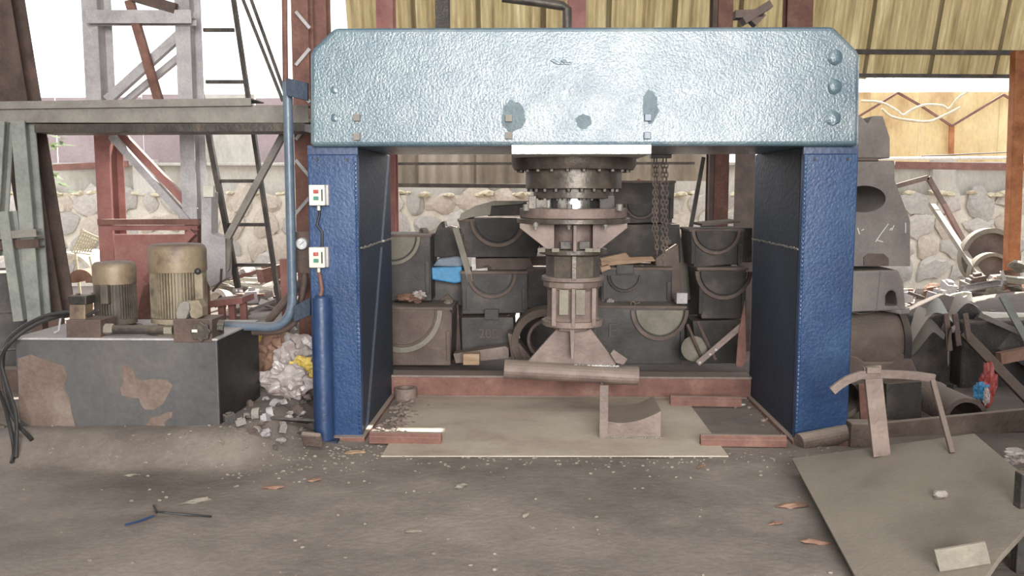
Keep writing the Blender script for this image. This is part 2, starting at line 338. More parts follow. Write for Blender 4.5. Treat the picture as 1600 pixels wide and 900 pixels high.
def corr(x0, x1, zb, ztp, Yb, Yt, pitch=.085, amp=.016, n=8):
    b = MB(); nn = max(2, int((x1-x0)/pitch*n)); r0, r1 = [], []
    for i in range(nn+1):
        x = x0+(x1-x0)*i/nn; a = amp*math.sin(2*math.pi*x/pitch)
        r0.append(Vector((x, Yb+a, zb))); r1.append(Vector((x, Yt+a, ztp)))
    b.loft([r0, r1], cap=False, closed=False); return b
# mauve sheets beyond the left yard
sf = thing('sheet_fence', 'faded mauve flat metal sheet fence on the wall behind the steel tower', 'fence', (-6, WY+.5, 0))
edges = [-30, 88, 224, 286, 400, 470]; tops = [150, 150, 146, 146, 152]
for a, b_, t in zip(edges, edges[1:], tops):
    xa, xb = P(a,200,WY+.5).x, P(b_,200,WY+.5).x
    part('sheet_panel', MB().box(((xa+xb)/2, WY+.5+random.uniform(-.02,.02), (Z(t,WY+.5)+zp)/2), (xb-xa-.02, .02, Z(t,WY+.5)-zp)), 'plaster' if a == 286 else 'mauve', sf)
part('fence_rail', MB().bar(P(84,262,WY-.1), P(200,256,WY-.1), .1, .06), 'redrust', sf)
# corrugated fence seen through the press opening
cf = thing('corrugated_fence', 'weathered corrugated fence seen through the press opening between dark rails', 'fence', (0, 7.2, 0))
xs0 = P(560,270,7.2).x; xs1 = P(1112,270,7.2).x; k = 6
for i in range(k):
    a = xs0+(xs1-xs0)*i/k; b_ = xs0+(xs1-xs0)*(i+1)/k
    part('corrugated_sheet', corr(a-.02, b_+.02, Z(287,7.2) if i < 4 else Z(283,7.2), Z(238,7.2), 7.2+.012*(i%2), 7.2+.012*(i%2), .16, .02), 'corr', cf)
part('fence_rail', MB().bar(P(560,289,7.1), P(826,291,7.1), .055, .05), 'darksteel', cf)
part('fence_rail', MB().bar(P(560,256,7.1), P(1085,255,7.1), .035, .05), 'darksteel', cf)
for px in (612, 1060): part('fence_post', MB().bar(P(px-25,240,7.28), (P(px-25,240,7.28).x,7.28,0), .07, .07), 'darksteel', cf)
# yellow sheets behind the right side
yf = thing('yellow_sheet_fence', 'sunlit stained yellow sheet fence with zigzag seam at the right', 'fence', (6, WY+.45, 0))
ed = [1290, 1358, 1437, 1488, 1560, 1660]
for a, b_ in zip(ed, ed[1:]):
    xa, xb = P(a,200,WY+.45).x, P(b_,200,WY+.45).x
    part('sheet_panel', MB().box(((xa+xb)/2, WY+.45+random.uniform(-.02,.02), (Z(146,WY+.45)+zp)/2), (xb-xa-.0, .02, Z(146,WY+.45)-zp)), 'yellowsheet', yf)
zz = [(1300,204),(1345,180),(1403,145),(1440,166),(1487,197),(1568,148),(1600,168)]
for (a, b1), (c, d) in zip(zz, zz[1:]): part('seam_strip', MB().bar(P(a,b1,WY+.36), P(c,d,WY+.36), .035, .03), 'redrust', yf)
part('seam_strip', MB().bar(P(1487,197,WY+.37), P(1486,242,WY+.37), .08, .03), 'rust', yf)
# hanging translucent cladding above and behind the press
uc = struct('wall_upper', MB().bar(P(540,-60,4.45), P(1640,-60,4.45), .1, .08), 'browndark')
Yb, zb = 5.0, Z(124,5.0); Yt = Yb-.55; ztop = zb+.55*math.tan(R(69))+.25
xa, xb = P(552,60,5).x, P(1660,60,5).x; k = 11
for i in range(k):
    a = xa+(xb-xa)*i/k; b_ = xa+(xb-xa)*(i+1)/k
    part('corrugated_sheet', corr(a-.03, b_+.03, zb+random.uniform(-.02,.02), ztop, Yb+.012*(i%2), Yt+.012*(i%2), .105, .017, 7), 'frp', uc)
for py, yy, t in ((80, 4.83, .05), (117, 4.93, .04)):
    part('purlin', MB().bar(P(1180,py,yy), P(1660,py+3,yy), t, .05), 'darksteel', uc)
part('purlin', MB().bar(P(552,117,4.93), P(1180,117,4.93), .04, .05), 'darksteel', uc)

def column(name, label, px, wpx, Y, mat, pytop=-80, pybot=None, dep=.2, grp=None):
    top = P(px, pytop, Y); zb_ = 0 if pybot is None else P(px, pybot, Y).z
    return single(name, MB().ibeam((top.x, Y, zb_), (top.x, Y, 4.58), m(wpx,Y), dep), mat, label, 'column', grp)
column('steel_column', 'faded red steel column rising left of centre behind the crosshead', 602, 26, 4.2, 'red', -60)
column('steel_column', 'worn red steel column behind the middle of the press', 902, 26, 4.2, 'red', -60)
column('steel_column', 'dark brown slim column beside the leaning rod behind the press', 1117, 7, 4.2, 'browndark', -60)
column('steel_column', 'red brown column just right of the hanging chain, seen through the opening', 1133, 22, 4.3, 'redrust', -60)
o = column('steel_column', 'wide rust-brown column with bright bolt holes behind the crosshead right end', 1249, 38, 4.15, 'redrust', -60)
column('steel_column', 'short dark strut hanging against the corrugated cladding', 691, 20, 4.2, 'darksteel', -60, 60)
rp_ = thing('rust_post', 'orange rusty square post at the right edge of the yard', 'post', (P(1588,430,4.6).x, 4.6, 0))
part('post_shaft', MB().bar(P(1592,80,4.6), P(1579,436,4.6), m(18,4.6), .12), 'rust', rp_, bev=.004)
part('base_plate', MB().box((P(1579,436,4.6).x,4.6,P(1579,436,4.6).z), (.24,.24,.02)), 'rust', rp_)

# ------------------------------------------------------------------ the press
CY = .62
X0 = P(896, 300, CY).x
press = thing('hydraulic_press', 'huge blue portal hydraulic press with wide chamfered crosshead over two legs', 'press', (X0, .6, 0))
cf0 = -.07
chp = pxp([(484,229),(484,84),(489,74),(522,43),(1303,41),(1340,78),(1345,88),(1343,228)], cf0)
cx_l, cx_r = chp[0][0], chp[-1][0]
cro = part('crosshead', MB().prism(chp, cf0, 1.12), 'blue', press, bev=.028, segs=3)
def bolt(px, py, Y, s_=.04, parent=cro, mat='darksteel', h=.025):
    p = P(px, py, Y); part('bolt', MB().box((p.x, Y-h/2, p.z), (s_, h, s_)), mat, parent, bev=.004)
for px, py in ((558,184),(558,214),(795,185),(795,212),(1012,184),(1011,212)): bolt(px, py, cf0, .042, mat='beamgrey' if px < 900 else 'blue_pale')
for px, py in ((1305,90),(1304,136),(1302,185)):
    p = P(px, py, cf0); part('welded_boss', MB().blob((p.x, cf0, p.z), .045, 2, .15, (1,.35,1), seed=px), 'blue', cro, smooth=True)
for px, py in ((523,140),(523,184)):
    p = P(px, py, cf0); part('welded_boss', MB().blob((p.x, cf0, p.z), .024, 2, .15, (1,.3,1.1), seed=px), 'blue', cro, smooth=True)
for cxp, cyp, rx_, ry_ in ((802,182,18,24),(1016,168,12,26),(912,190,12,12)):
    ps = [(cxp+rx_*math.cos(a)*(1+.35*noise.noise(Vector((math.cos(a)*2, math.sin(a)*2, cxp)))), cyp+ry_*math.sin(a)*(1+.35*noise.noise(Vector((math.cos(a)*2+9, math.sin(a)*2, cxp))))) for a in [2*math.pi*i/28 for i in range(28)]]
    part('grease_stain', MB().prism(pxp(ps, cf0), cf0-.0012, cf0+.001), 'grease', cro)
wl = MB(); pts = [P(865+i*4, 97+random.uniform(-2,3), cf0) for i in range(7)]
for p in pts: wl.blob((p.x, cf0, p.z), .012, 1, .3, (1.6,.4,.8), seed=p.x)
part('weld_scar', wl, 'blue', cro, kind='stuff')
def leg(xo, xi, side):      # xo outer, xi inner at front
    zt_ = P(520,229,0).z; zf = P(520,241,0).z; xc = (xo+xi)/2; wd = abs(xi-xo)
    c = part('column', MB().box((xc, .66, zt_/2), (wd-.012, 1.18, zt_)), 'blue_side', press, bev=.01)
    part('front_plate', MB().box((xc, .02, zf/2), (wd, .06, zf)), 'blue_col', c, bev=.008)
    part('base_plate', MB().box((xc, .60, .012), (wd+.05, 1.34, .03)), 'redrust', c, bev=.004)
    # weld beads down the inner front edge
    wbd = MB(); z = .05
    while z < zf-.04:
        wbd.blob((xi-side*.0+(-.012 if side > 0 else .012), -.012, z), .0105, 1, .3, (.9,.5,1.6), seed=z); z += .027
    part('weld_bead', wbd, 'blue_col', c, kind='stuff')
    sb = .86 if side < 0 else .86
    zs = P(600,380,.6).z
    ws = MB(); y = .06
    while y < 1.24: ws.box((xi+side*.001, y, zs+random.uniform(-.004,.004)), (.008,.022,.01)); y += .026
    part('weld_seam', ws, 'beamgrey', c, kind='stuff')
    for dx in (.2, .8):
        p = Vector((xo+(xi-xo)*dx, -.012, zf-.035)); part('screw', MB().cyl(p, p+Vector((0,-.008,0)), .008, n=10), 'black', c)
    return c
xlo, xli = P(485,460,-.01).x, P(562,460,-.01).x
xri, xro = P(1249,460,-.01).x, P(1333,460,-.01).x
lgL = leg(xlo, xli, 1); lgR = leg(xro, xri, -1)
part('recess_band', MB().box(((xlo+xli)/2, .02, P(520,235,0).z), (xli-xlo, .035, .06)), 'blue_pipe', press)
part('recess_band', MB().box(((xro+xri)/2, .02, P(520,235,0).z), (xro-xri, .035, .06)), 'blue_pipe', press)
# blue vertical cylinder at the foot of the left leg
p = P(502, 465, -.09); rT = m(15,-.1)
part('guard_tube', MB().lathe((p.x,-.09,0), [(rT,.0),(rT,.86-.40),(rT*1.03,.861-.4),(rT*1.03,.47),(rT,.471),(rT,p.z),(rT*.8,p.z+.01)], 28), 'blue_pipe', press, smooth=True)
p1 = P(497, 395, -.03); 
part('foot_flange', MB().box((P(505,688,-.09).x, -.07, .012), (.2,.16,.024)), 'blue_side', press)
# mounting plate and cylinder
y0 = -.12; pl, pr_ = P(799,240,y0), P(1018,240,y0)
part('mounting_plate', MB().box(((pl.x+pr_.x)/2, .5, (P(900,226,y0).z+P(900,241,y0).z)/2), (pr_.x-pl.x, 1.24, P(900,226,y0).z-P(900,241,y0).z)), 'whitemetal', press, bev=.004)
def zc(py): return P(896, py, CY).z
def rr(px): return m(px, CY)
def disc(name, py0, py1, rpx, mat, parent=press, n=48, bev=.004, prof=None):
    z1, z0 = zc(py0), zc(py1); return part(name, MB().lathe((X0,CY,0), prof or [(rr(rpx),z0),(rr(rpx),z1)], n), mat, parent, bev=bev, smooth=True)
def ringbolts(parent, py, rpx, n, s_=.016, h=.022, mat='darksteel', a0=0):
    z = zc(py)
    for i in range(n):
        a = a0+2*math.pi*i/n
        if math.sin(a) > .35: continue
        c = Vector((X0+rr(rpx)*math.cos(a), CY+rr(rpx)*math.sin(a), z))
        part('bolt', MB().cyl(c-Vector((0,0,h/2)), c+Vector((0,0,h/2)), s_, n=6), mat, parent)
zz1 = pl.z-.02
hf = part('cylinder_flange', MB().lathe((X0,CY,0), [(rr(92),zc(266)),(rr(96),zc(258)),(rr(96),zc(232))], 48), 'flange', press, bev=.004, smooth=True)
ringbolts(hf, 267, 84, 22)
cb_ = disc('cylinder_barrel', 262, 295, 74, 'flange'); ringbolts(cb_, 297, 68, 22)
gl = disc('gland_ring', 294, 310, 62, 'flange'); ringbolts(gl, 311, 52, 18, .011, .014)
disc('piston_rod', 305, 330, 42, 'chrome')
for s_, px in ((1, 948), (-1, 832)):
    p = P(px, 316, CY-.1); part('clamp_block', MB().box((p.x, CY-.1, p.z), (m(22,CY) if s_ > 0 else m(12,CY), .1, m(20,CY))), 'castblue' if s_ > 0 else 'flange', press, bev=.004)
rp1 = disc('ram_plate', 325, 340, 83, 'brownsteel')
for i, px in enumerate((822, 890, 968)):
    p = P(px, 322, CY-.28); part('bolt', MB().cyl((p.x,CY-.28,p.z-.03),(p.x,CY-.28,p.z+.012), .02, n=6), 'beamgrey', rp1)
rp2 = disc('ram_plate', 340.5, 348, 88, 'flange')
for px in (837, 889, 946):
    p = P(px, 352, CY-.3); part('stud', MB().cyl((p.x,CY-.3,p.z-.028),(p.x,CY-.3,p.z+.02), .009, n=10).cyl((p.x,CY-.3,p.z-.008),(p.x,CY-.3,p.z+.014), .018, n=6), 'beamgrey', rp2)
# gusseted bracket
bk = disc('bracket_core', 346, 392, 33, 'brownsteel')
gs = pxp([(820,348),(980,348),(980,356),(938,389),(857,389),(820,356)], CY)
part('gusset', MB().prism(gs, CY-.012, CY+.012), 'flange', press, bev=.002)
for sx in (-1, 1):
    g1 = pxp([(896+sx*84,349),(896+sx*84,356),(896+sx*42,389),(896+sx*30,389),(896+sx*30,349)], CY-.17)
    part('gusset', MB().prism(g1, CY-.18, CY-.165), 'brownsteel', press, bev=.002)
part('gusset', MB().box((X0, CY-.17, (zc(349)+zc(389))/2), (.022, .3, zc(349)-zc(389))), 'brownsteel', press, bev=.002)
for px in (884, 913):
    p = P(px, 383, CY-.2); part('bracket_pocket', MB().box((p.x, CY-.2, p.z), (.07,.05,.05)), 'darksteel', press, bev=.002)
f1 = disc('spacer_flange', 388, 396, 53, 'flange'); 
for px in (846, 868, 920, 932):
    p = P(px, 391, CY-.22); part('clamp_nut', MB().box((p.x, CY-.215, p.z), (.05,.03,.026)), 'casttan', f1, bev=.003)
sp = part('spacer_tube', MB().lathe((X0,CY,0), [(rr(46),zc(437)),(rr(46),zc(433)),(rr(42),zc(431)),(rr(42),zc(399)),(rr(47),zc(396))], 8), 'flange', press)
disc('spacer_flange', 430.5, 437, 49, 'brownsteel')
part('rib', MB().box((X0, CY-rr(42), (zc(397)+zc(433))/2), (.03,.09,zc(397)-zc(433))), 'flange', press, bev=.002)
disc('spacer_flange', 438, 447, 46, 'brownsteel', n=10)
rs = part('ribbed_spacer', MB().lathe((X0,CY,0), [(rr(48),zc(507)),(rr(42),zc(498)),(rr(40),zc(494)),(rr(40),zc(452)),(rr(44),zc(446))], 8), 'brownsteel', press, bev=.003)
for dx in (-1, 1):
    for px, in ((896+dx*13,),):
        p = P(px-2, 473, CY-rr(41)-.01); part('bare_steel_window', MB().box((p.x, CY-rr(40), p.z), (m(15,CY-.2), .02, m(40,CY-.2))), 'casttan', rs, bev=.004)
part('rib', MB().box((X0-.003, CY-rr(43), (zc(446)+zc(504))/2), (.026,.07,zc(446)-zc(504))), 'brownsteel', rs, bev=.003)
for px in (-30, 31):
    part('rib', MB().box((X0+rr(px), CY-rr(33), (zc(446)+zc(504))/2), (.03,.07,zc(446)-zc(504))), 'brownsteel', rs, bev=.003)
disc('spacer_flange', 498, 507, 49, 'brownsteel', n=12)
disc('die_collar', 507, 514, 30, 'brownsteel', n=8)
pp = pxp([(870,513),(923,513),(962,566),(960,572),(824,572),(823,566)], CY)
part('die_plate', MB().prism(pp, CY-.018, CY+.018), 'brownsteel', press, bev=.003)
part('die_rib', MB().prism(pxp([(890,513),(898,513),(896,560),(892,560)], CY-.1), CY-.13, CY), 'brownsteel', press, bev=.003)
part('die_rib', MB().prism(pxp([(958,545),(980,560),(974,569),(962,566),(953,552)], CY-.05), CY-.08, CY-.04), 'brownsteel', press, bev=.003)
a, b_ = P(788, 576, CY), P(997, 587, CY)
sh = MB(); rb = m(15, CY)
for_ = [(math.cos(t)*rb, math.sin(t)*.09) for t in [2*math.pi*i/20 for i in range(20)]]
sh.section(a, b_, [(-u if False else u, v) for u, v in for_], Vector((0,1,0)))
part('punch_shoe', sh, 'brownsteel', press, bev=.003)
wv = MB()
for i in range(28): 
    p = P(895+i*2.6, 571+random.uniform(-1,1)+i*.06, CY-.03); wv.blob(p, .009, 1, .4, (1.2,1,.8), seed=i)
part('weld_bead', wv, 'whitemetal', press, kind='stuff')

# things lying on top of the crosshead / roof fittings
tz = P(900,42,0).z
br = single('bent_steel_bracket', MB().bar(P(1147,24,.7), P(1190,22,.7), .05,.1).bar(P(1160,34,.7), P(1202,8,.7), .05, .12).bar(P(1175,38,.7), P(1190,22,.7), .05,.1), 'browndark', 'black bent steel bracket lying on top of the crosshead', 'bracket')
ar = MB().arcband(P(934,42,.6).x, tz-.02, .05, .085, R(20), R(160), .45, .65)
single('curved_scrap_piece', ar, 'brownsteel', 'small curved brown casting on crosshead top near the middle', 'scrap')
tp = MB().tube([P(785,-4,1.2), P(840,3,1.2), P(878,9,1.2), P(886,14,1.2), P(886,44,1.2)], .035, 10)
single('overhead_pipe', tp, 'darksteel', 'dark overhead pipe bending down behind the crosshead top', 'pipe', smooth=True)

# ------------------------------------------------------------------ control boxes, cables, gauge, pipes
xp = press
def cbox(px, py, lab, lids):
    p = P(px, py, -.06); t = thing('push_button_box', lab, 'control box', (p.x, -.06, p.z-.055))
    w_, h_ = m(25,-.06), m(32,-.06)
    part('back_housing', MB().box((p.x+.012, -.03, p.z), (w_, .04, h_)), 'greysteel', t, bev=.003)
    part('cover', MB().box((p.x, -.07, p.z), (w_, .045, h_)), 'cream', t, bev=.005)
    part('red_button', MB().box((p.x-.004, -.097, p.z+.022), (.03,.012,.022)), 'redbtn', t, bev=.002)
    part('green_button', MB().box((p.x-.004, -.097, p.z-.018), (.03,.012,.022)), 'grnbtn', t, bev=.002)
    part('name_strip', MB().box((p.x+.032, -.0945, p.z), (.008,.004,.07)), 'black', t)
    part('cable_gland', MB().cyl((p.x,-.05,p.z-h_/2-.03),(p.x,-.05,p.z-h_/2), .01, n=12), 'cream', t, smooth=True)
cbox(497, 305, 'upper cream push button box on the left press leg', 0)
cbox(497, 402, 'lower cream push button box, just above the blue tube', 0)
single('control_cable', MB().tube([P(498,322,-.04), P(499,335,-.035), P(495,352,-.035), P(503,362,-.035), P(503,386,-.035)], .008, 8), 'black', 'thin dark cable joining the two push button boxes', 'cable', smooth=True)
cc = MB().tube([P(497,420,-.045), P(500,432,-.04), P(503,452,-.05), P(500,468,-.07)], .012, 8)
single('control_cable', cc, 'redrust', 'pinkish flat cable dropping from the lower button box into blue tube', 'cable', smooth=True)

def arcpts(c, a, b, n=6):   # quadratic corner
    a, b, c = Vector(a), Vector(b), Vector(c)
    return [a*(1-t)**2 + c*2*t*(1-t) + b*t*t for t in [i/n for i in range(n+1)]]
hp = thing('hydraulic_pipe', 'large blue hydraulic pipe bending up beside the left press leg', 'pipe', P(400,510,.2))
pb = [P(345,508,.2), P(395,510,.2)] + arcpts(P(458,512,.2), P(415,511,.2), P(457,462,.2), 8) + [P(453,300,.2), P(449,128,.2)]
part('pipe_run', MB().tube(pb, m(7.5,.2), 16), 'blue_pale', hp, smooth=True)
part('upper_bracket', MB().prism(pxp([(448,122),(482,130),(482,158),(449,150)], .13), .11, .14), 'blue_side', hp, bev=.003)
part('lower_bracket', MB().prism(pxp([(460,478),(486,464),(486,492),(460,503)], .1), .08, .11), 'blue_side', hp, bev=.003)
pb2 = [P(345,517,.35)] + arcpts(P(466,522,.35), P(405,519,.35), P(468,480,.35), 8) + [P(476,440,.35), P(476,395,.35)]
single('return_pipe', MB().tube(pb2, m(5.5,.35), 14), 'browndark', 'thinner dark return pipe curving just behind the blue pipe', 'pipe', smooth=True)
gt = thing('pressure_gauge', 'round white-faced pressure gauge on dark panel left of press leg', 'gauge', P(471,430,.3))
part('gauge_panel', MB().prism(pxp([(462,362),(487,362),(487,428),(462,426)], .32), .32, .35), 'browndark', gt, bev=.003)
p = P(471,381,.27)
part('gauge_body', MB().lathe(p, [(.036,0),(.04,.01),(.04,.05)], 24, axis=(0,1,0)), 'greysteel', gt, smooth=True)
part('gauge_dial', MB().lathe(p-Vector((0,.002,0)), [(.032,0),(.032,.004)], 24, axis=(0,1,0)), 'glass', gt)
part('gauge_needle', MB().bar(p+Vector((-.01,-.004,-.008)), p+Vector((.018,-.004,.016)), .003,.002), 'black', gt)

# ------------------------------------------------------------------ hydraulic power unit
TY = -.3
tl, trr = P(27,600,TY).x, P(341,600,TY).x; tzb, tzt = P(200,672,TY).z, P(200,531,TY).z; TD = .78
pu = thing('hydraulic_power_unit', 'hydraulic power unit with grey peeling oil tank and two upright motors', 'machine', ((tl+trr)/2, TY+TD/2, tzb))
part('oil_tank', MB().box(((tl+trr)/2, TY+TD/2, (tzb-.05+tzt)/2), (trr-tl, TD, tzt-tzb+.05)), 'tank', pu, bev=.006)
part('tank_lid', MB().box(((tl+trr)/2, TY+TD/2, tzt+.004), (trr-tl+.012, TD+.012, .012)), 'greysteel', pu, bev=.002)
part('shaded_side_panel', MB().box((trr+.001, TY+TD/2, (tzb-.05+tzt)/2), (.004, TD-.01, tzt-tzb+.04)), 'black', pu)  # black sheet that paints the tank side's shade and dark reflection
for poly_ in ([(189,572),(198,570),(208,577),(212,590),(222,595),(240,592),(262,594),(270,603),(262,618),(254,632),(240,640),(226,640),(219,630),(217,622),(205,622),(190,617),(188,606),(194,598)],
              [(28,560),(48,554),(80,566),(100,572),(106,588),(99,606),(108,622),(112,645),(118,668),(60,672),(30,655)],
              [(228,664),(236,652),(250,650),(258,645),(270,643),(268,652),(256,660),(262,671),(226,672)]):
    part('peeled_patch', MB().prism(pxp(poly_, TY-.0015), TY-.002, TY+.001), 'peel', pu)
def motor(px, pybase, pyfin, pytop, rpx, Y, label, body, nf, lab):
    c = P(px, pybase, Y); zf = P(px, pyfin, Y).z; zt_ = P(px, pytop, Y).z; r = m(rpx, Y)
    t = part('electric_motor', MB().lathe((c.x,Y,0), [(r*1.02,c.z-.03),(r*1.02,c.z),(r*.9,c.z+.005),(r*.9,zf)], 36), body, pu, smooth=True, label=lab)
    part('fan_cowl', MB().lathe((c.x,Y,0), [(r*1.04,zf-.01),(r*1.05,zf),(r*1.05,zt_-.035),(r*1.0,zt_-.012),(r*.9,zt_),(.01,zt_+.004)], 36), 'motorcap', t, smooth=True)
    fb = MB()
    for i in range(nf):
        a = 2*math.pi*i/nf; d = Vector((math.cos(a), math.sin(a), 0)); pc = Vector((c.x,Y,0))+d*r*.95
        fb.box((pc.x,pc.y,(c.z+zf)/2), (r*.14,.007,zf-c.z-.01), Matrix.Rotation(a,3,'Z'))
    part('cooling_fins', fb, body, t)
    part('foot_flange', MB().lathe((c.x,Y,0), [(r*1.25,tzt),(r*1.25,tzt+.02),(r*.8,tzt+.03),(r*.8,c.z)], 28), 'motordark', t, smooth=True)
    return t, c, zf
mt1, c1, zf1 = motor(182, 497, 440, 409, 31, .12, '', 'motordark', 44, 'smaller dark oily motor on the left')
mt2, c2, zf2 = motor(281, 494, 421, 381, 42, -.02, '', 'motor', 56, 'larger khaki finned motor')
p = P(309,424,-.22); part('terminal_knob', MB().blob(p, .02, 2, 0), 'black', mt2, smooth=True)
part('lift_rod', MB().tube([P(309,426,-.2), P(308,470,-.2)], .004, 6), 'black', mt2)
part('terminal_box', MB().box(P(312,450,-.19), (.05,.04,.18)), 'motor', mt2, bev=.006)
p = P(165,460,-.02); part('terminal_box', MB().box(p, (.05,.05,.12)), 'motordark', mt1, bev=.006)
# valve blocks
vbY = -.28
q = pxp([(103,500),(157,500),(157,531),(104,531)], vbY)
vb = part('valve_block', MB().prism(q, vbY, vbY+.2), 'browndark', pu, bev=.004)
part('solenoid_valve', MB().prism(pxp([(108,475),(133,475),(133,501),(108,501)], vbY+.04), vbY+.04, vbY+.14), 'motorcap', vb, bev=.006)
part('valve_cap', MB().prism(pxp([(106,462),(136,462),(136,476),(110,476)], vbY+.04), vbY+.03, vbY+.15), 'darksteel', vb, bev=.006)
part('valve_lever', MB().bar(P(135,494,vbY), P(156,484,vbY), .016,.02), 'black', vb, bev=.004)
q = pxp([(270,499),(331,499),(331,535),(271,535)], vbY-.03)
vb2 = part('valve_block', MB().prism(q, vbY-.03, vbY+.18), 'browndark', pu, bev=.004)
# star handwheel
hc = P(313,519,vbY-.07); hw = MB(); n = 32
hw.loft([[Vector((hc.x+(1+.1*math.cos(8*2*math.pi*i/n))*.055*math.cos(2*math.pi*i/n), y, hc.z+(1+.1*math.cos(8*2*math.pi*i/n))*.055*math.sin(2*math.pi*i/n))) for i in range(n)] for y in (hc.y, hc.y+.025)])
hw.cyl(hc+Vector((0,.02,0)), hc+Vector((0,.07,0)), .02, n=14)
wh_ = part('star_handwheel', hw, 'darksteel', vb2, bev=.003)
part('pale_badge', MB().box(P(304,517,vbY-.075), (.032,.004,.016)), 'cream', vb2)
part('pilot_valve', MB().prism(pxp([(276,488),(282,474),(290,470),(297,473),(298,483),(292,498),(278,498)], vbY), vbY-.02, vbY+.06), 'beamgrey', vb2, bev=.006, label='pale paint-chipped pilot valve')
part('pilot_valve', MB().prism(pxp([(296,470),(312,468),(318,480),(318,494),(308,498),(300,496),(297,486)], vbY+.02), vbY, vbY+.09), 'motor', vb2, bev=.006)
part('pipe_union', MB().cyl(P(330,508,vbY+.08), P(350,510,vbY+.1), .04, n=6), 'darksteel', pu, bev=.003)
part('connecting_pipe', MB().tube([P(175,515,vbY+.06), P(272,515,vbY+.06)], .028, 16), 'darksteel', pu, smooth=True)
for px in (166,): part('pipe_union', MB().cyl(P(px-3,514,vbY+.06), P(px+12,514,vbY+.06), .034, n=6), 'casttan', pu, bev=.003)
part('pipe_union', MB().cyl(P(258,516,vbY+.06), P(271,516,vbY+.06), .034, n=6), 'casttan', pu, bev=.003)
part('small_tube', MB().tube(arcpts(P(94,487,vbY+.1), P(106,486,vbY+.1), P(94,500,vbY+.1), 5)+[P(92,516,vbY+.1), P(85,520,vbY+.1)], .007, 8), 'greysteel', pu, smooth=True)
part('nut', MB().cyl(P(122,462,vbY+.07)+Vector((0,0,-.01)), P(122,458,vbY+.07), .014, n=6), 'darksteel', pu)
# junction box on the tower leg
ht = [[P(112,486,-.2), P(70,494,-.25), P(30,515,-.3), P(8,540,-.35), P(5,590,-.4), P(20,650,-.45), P(50,690,-.5)],
      [P(108,490,-.15), P(60,505,-.3), P(22,530,-.4), P(2,560,-.4), P(10,600,-.42), P(25,650,-.5), P(26,735,-.62)],
      [P(-30,560,-.3), P(2,620,-.4), P(14,660,-.5), P(22,700,-.55), P(20,745,-.65)]]
labs = ['upper thick black hose looping down from the left valve block', 'lower black hose sagging past the tank corner', 'short black hose hanging at the left picture edge']
def smoothpts(pts, n=6):
    out = []
    for i in range(len(pts)-1):
        p0, p1, p2, p3 = pts[max(i-1,0)], pts[i], pts[i+1], pts[min(i+2,len(pts)-1)]
        for k in range(n):
            t = k/n; out.append(.5*((2*p1)+(p2-p0)*t+(2*p0-5*p1+4*p2-p3)*t*t+(3*p1-p0-3*p2+p3)*t**3))
    return out+[pts[-1]]
for h_, l_ in zip(ht, labs):
    h_[-1].z = gz(h_[-1].x, h_[-1].y)+.012
    single('rubber_hose', MB().tube(smoothpts(h_), .012, 8), 'black', l_, 'hose', 'hoses at the left of the oil tank', smooth=True)

# ------------------------------------------------------------------ steel tower, platform, ladder at the left
TWY = 1.9
tw = thing('steel_tower', 'tall welded tower of grey and red H-section posts with diagonal braces', 'tower', (P(230,450,TWY).x, TWY, 0))
def pbeam(kind, a, b, w_, d_, mat, name, parent, Y0, Y1=None, t=.012):
    Y1 = Y0 if Y1 is None else Y1; p0, p1 = P(*a, Y0), P(*b, Y1); mb = MB(); wm = m(w_, Y0)
    if kind == 'i': mb.ibeam(p0, p1, wm, d_, t)
    elif kind == 'a': mb.angle(p0, p1, wm, .01)
    elif kind == 'c': mb.channel(p0, p1, wm, d_)
    elif kind == 'u': mb.uchan(p0, p1, wm, d_)
    else: mb.bar(p0, p1, wm, d_)
    return part(name, mb, mat, parent)
def zbeam(px, pyt, pyb, w_, d_, mat, name, parent, Y, toground=False):
    x = P(px, 300, Y).x; zt_, zb_ = P(px,pyt,Y).z, (0 if toground else P(px,pyb,Y).z)
    return part(name, MB().ibeam((x,Y+d_/2,zb_), (x,Y+d_/2,zt_), m(w_,Y), d_), mat, parent)
zbeam(153, -70, 208, 24, .26, 'greysteel', 'post', tw, TWY)
zbeam(162, 208, 0, 23, .26, 'red', 'post', tw, TWY, True)
zbeam(295, -70, 350, 23, .26, 'greysteel', 'post', tw, TWY)
zbeam(296, 350, 0, 20, .24, 'redrust', 'post', tw, TWY, True)
pbeam('i', (140,28),(303,28), 20, .12, 'greysteel', 'cross_member', tw, TWY-.06)
pbeam('c', (294,40),(166,156), 14, .06, 'greysteel', 'diagonal_brace', tw, TWY+.04)
pbeam('c', (286,82),(192,160), 9, .06, 'greysteel', 'diagonal_brace', tw, TWY+.3)
pbeam('c', (200,0),(246,156), 13, .05, 'redrust', 'diagonal_brace', tw, TWY-.09)
pbeam('b', (208,-6),(275,14), 16, .05, 'browndark', 'diagonal_brace', tw, TWY-.1)
pbeam('c', (172,212),(292,345), 11, .06, 'greysteel', 'diagonal_brace', tw, TWY-.02)
pbeam('c', (186,208),(302,330), 11, .06, 'red', 'diagonal_brace', tw, TWY+.06)
pbeam('c', (152,347),(310,347), 9, .08, 'redrust', 'cross_member', tw, TWY-.1)
pbeam('c', (176,356),(308,356), 8, .05, 'red', 'cross_member', tw, TWY-.04)
part('red_panel', MB().prism(pxp([(178,366),(300,366),(292,382),(240,440),(236,500),(180,500)], TWY), TWY, TWY+.02), 'red', tw, bev=.003)
pbeam('c', (300,362),(226,440), 12, .05, 'red', 'diagonal_brace', tw, TWY-.1)
part('red_gusset', MB().prism(pxp([(212,498),(224,446),(240,440),(246,500),(232,512)], TWY-.4), TWY-.4, TWY-.38), 'redrust', tw, bev=.003)
bx = thing('switch_box', 'grey steel cable box with conduit hanging beside the tower post', 'box', P(330,440,1.7))
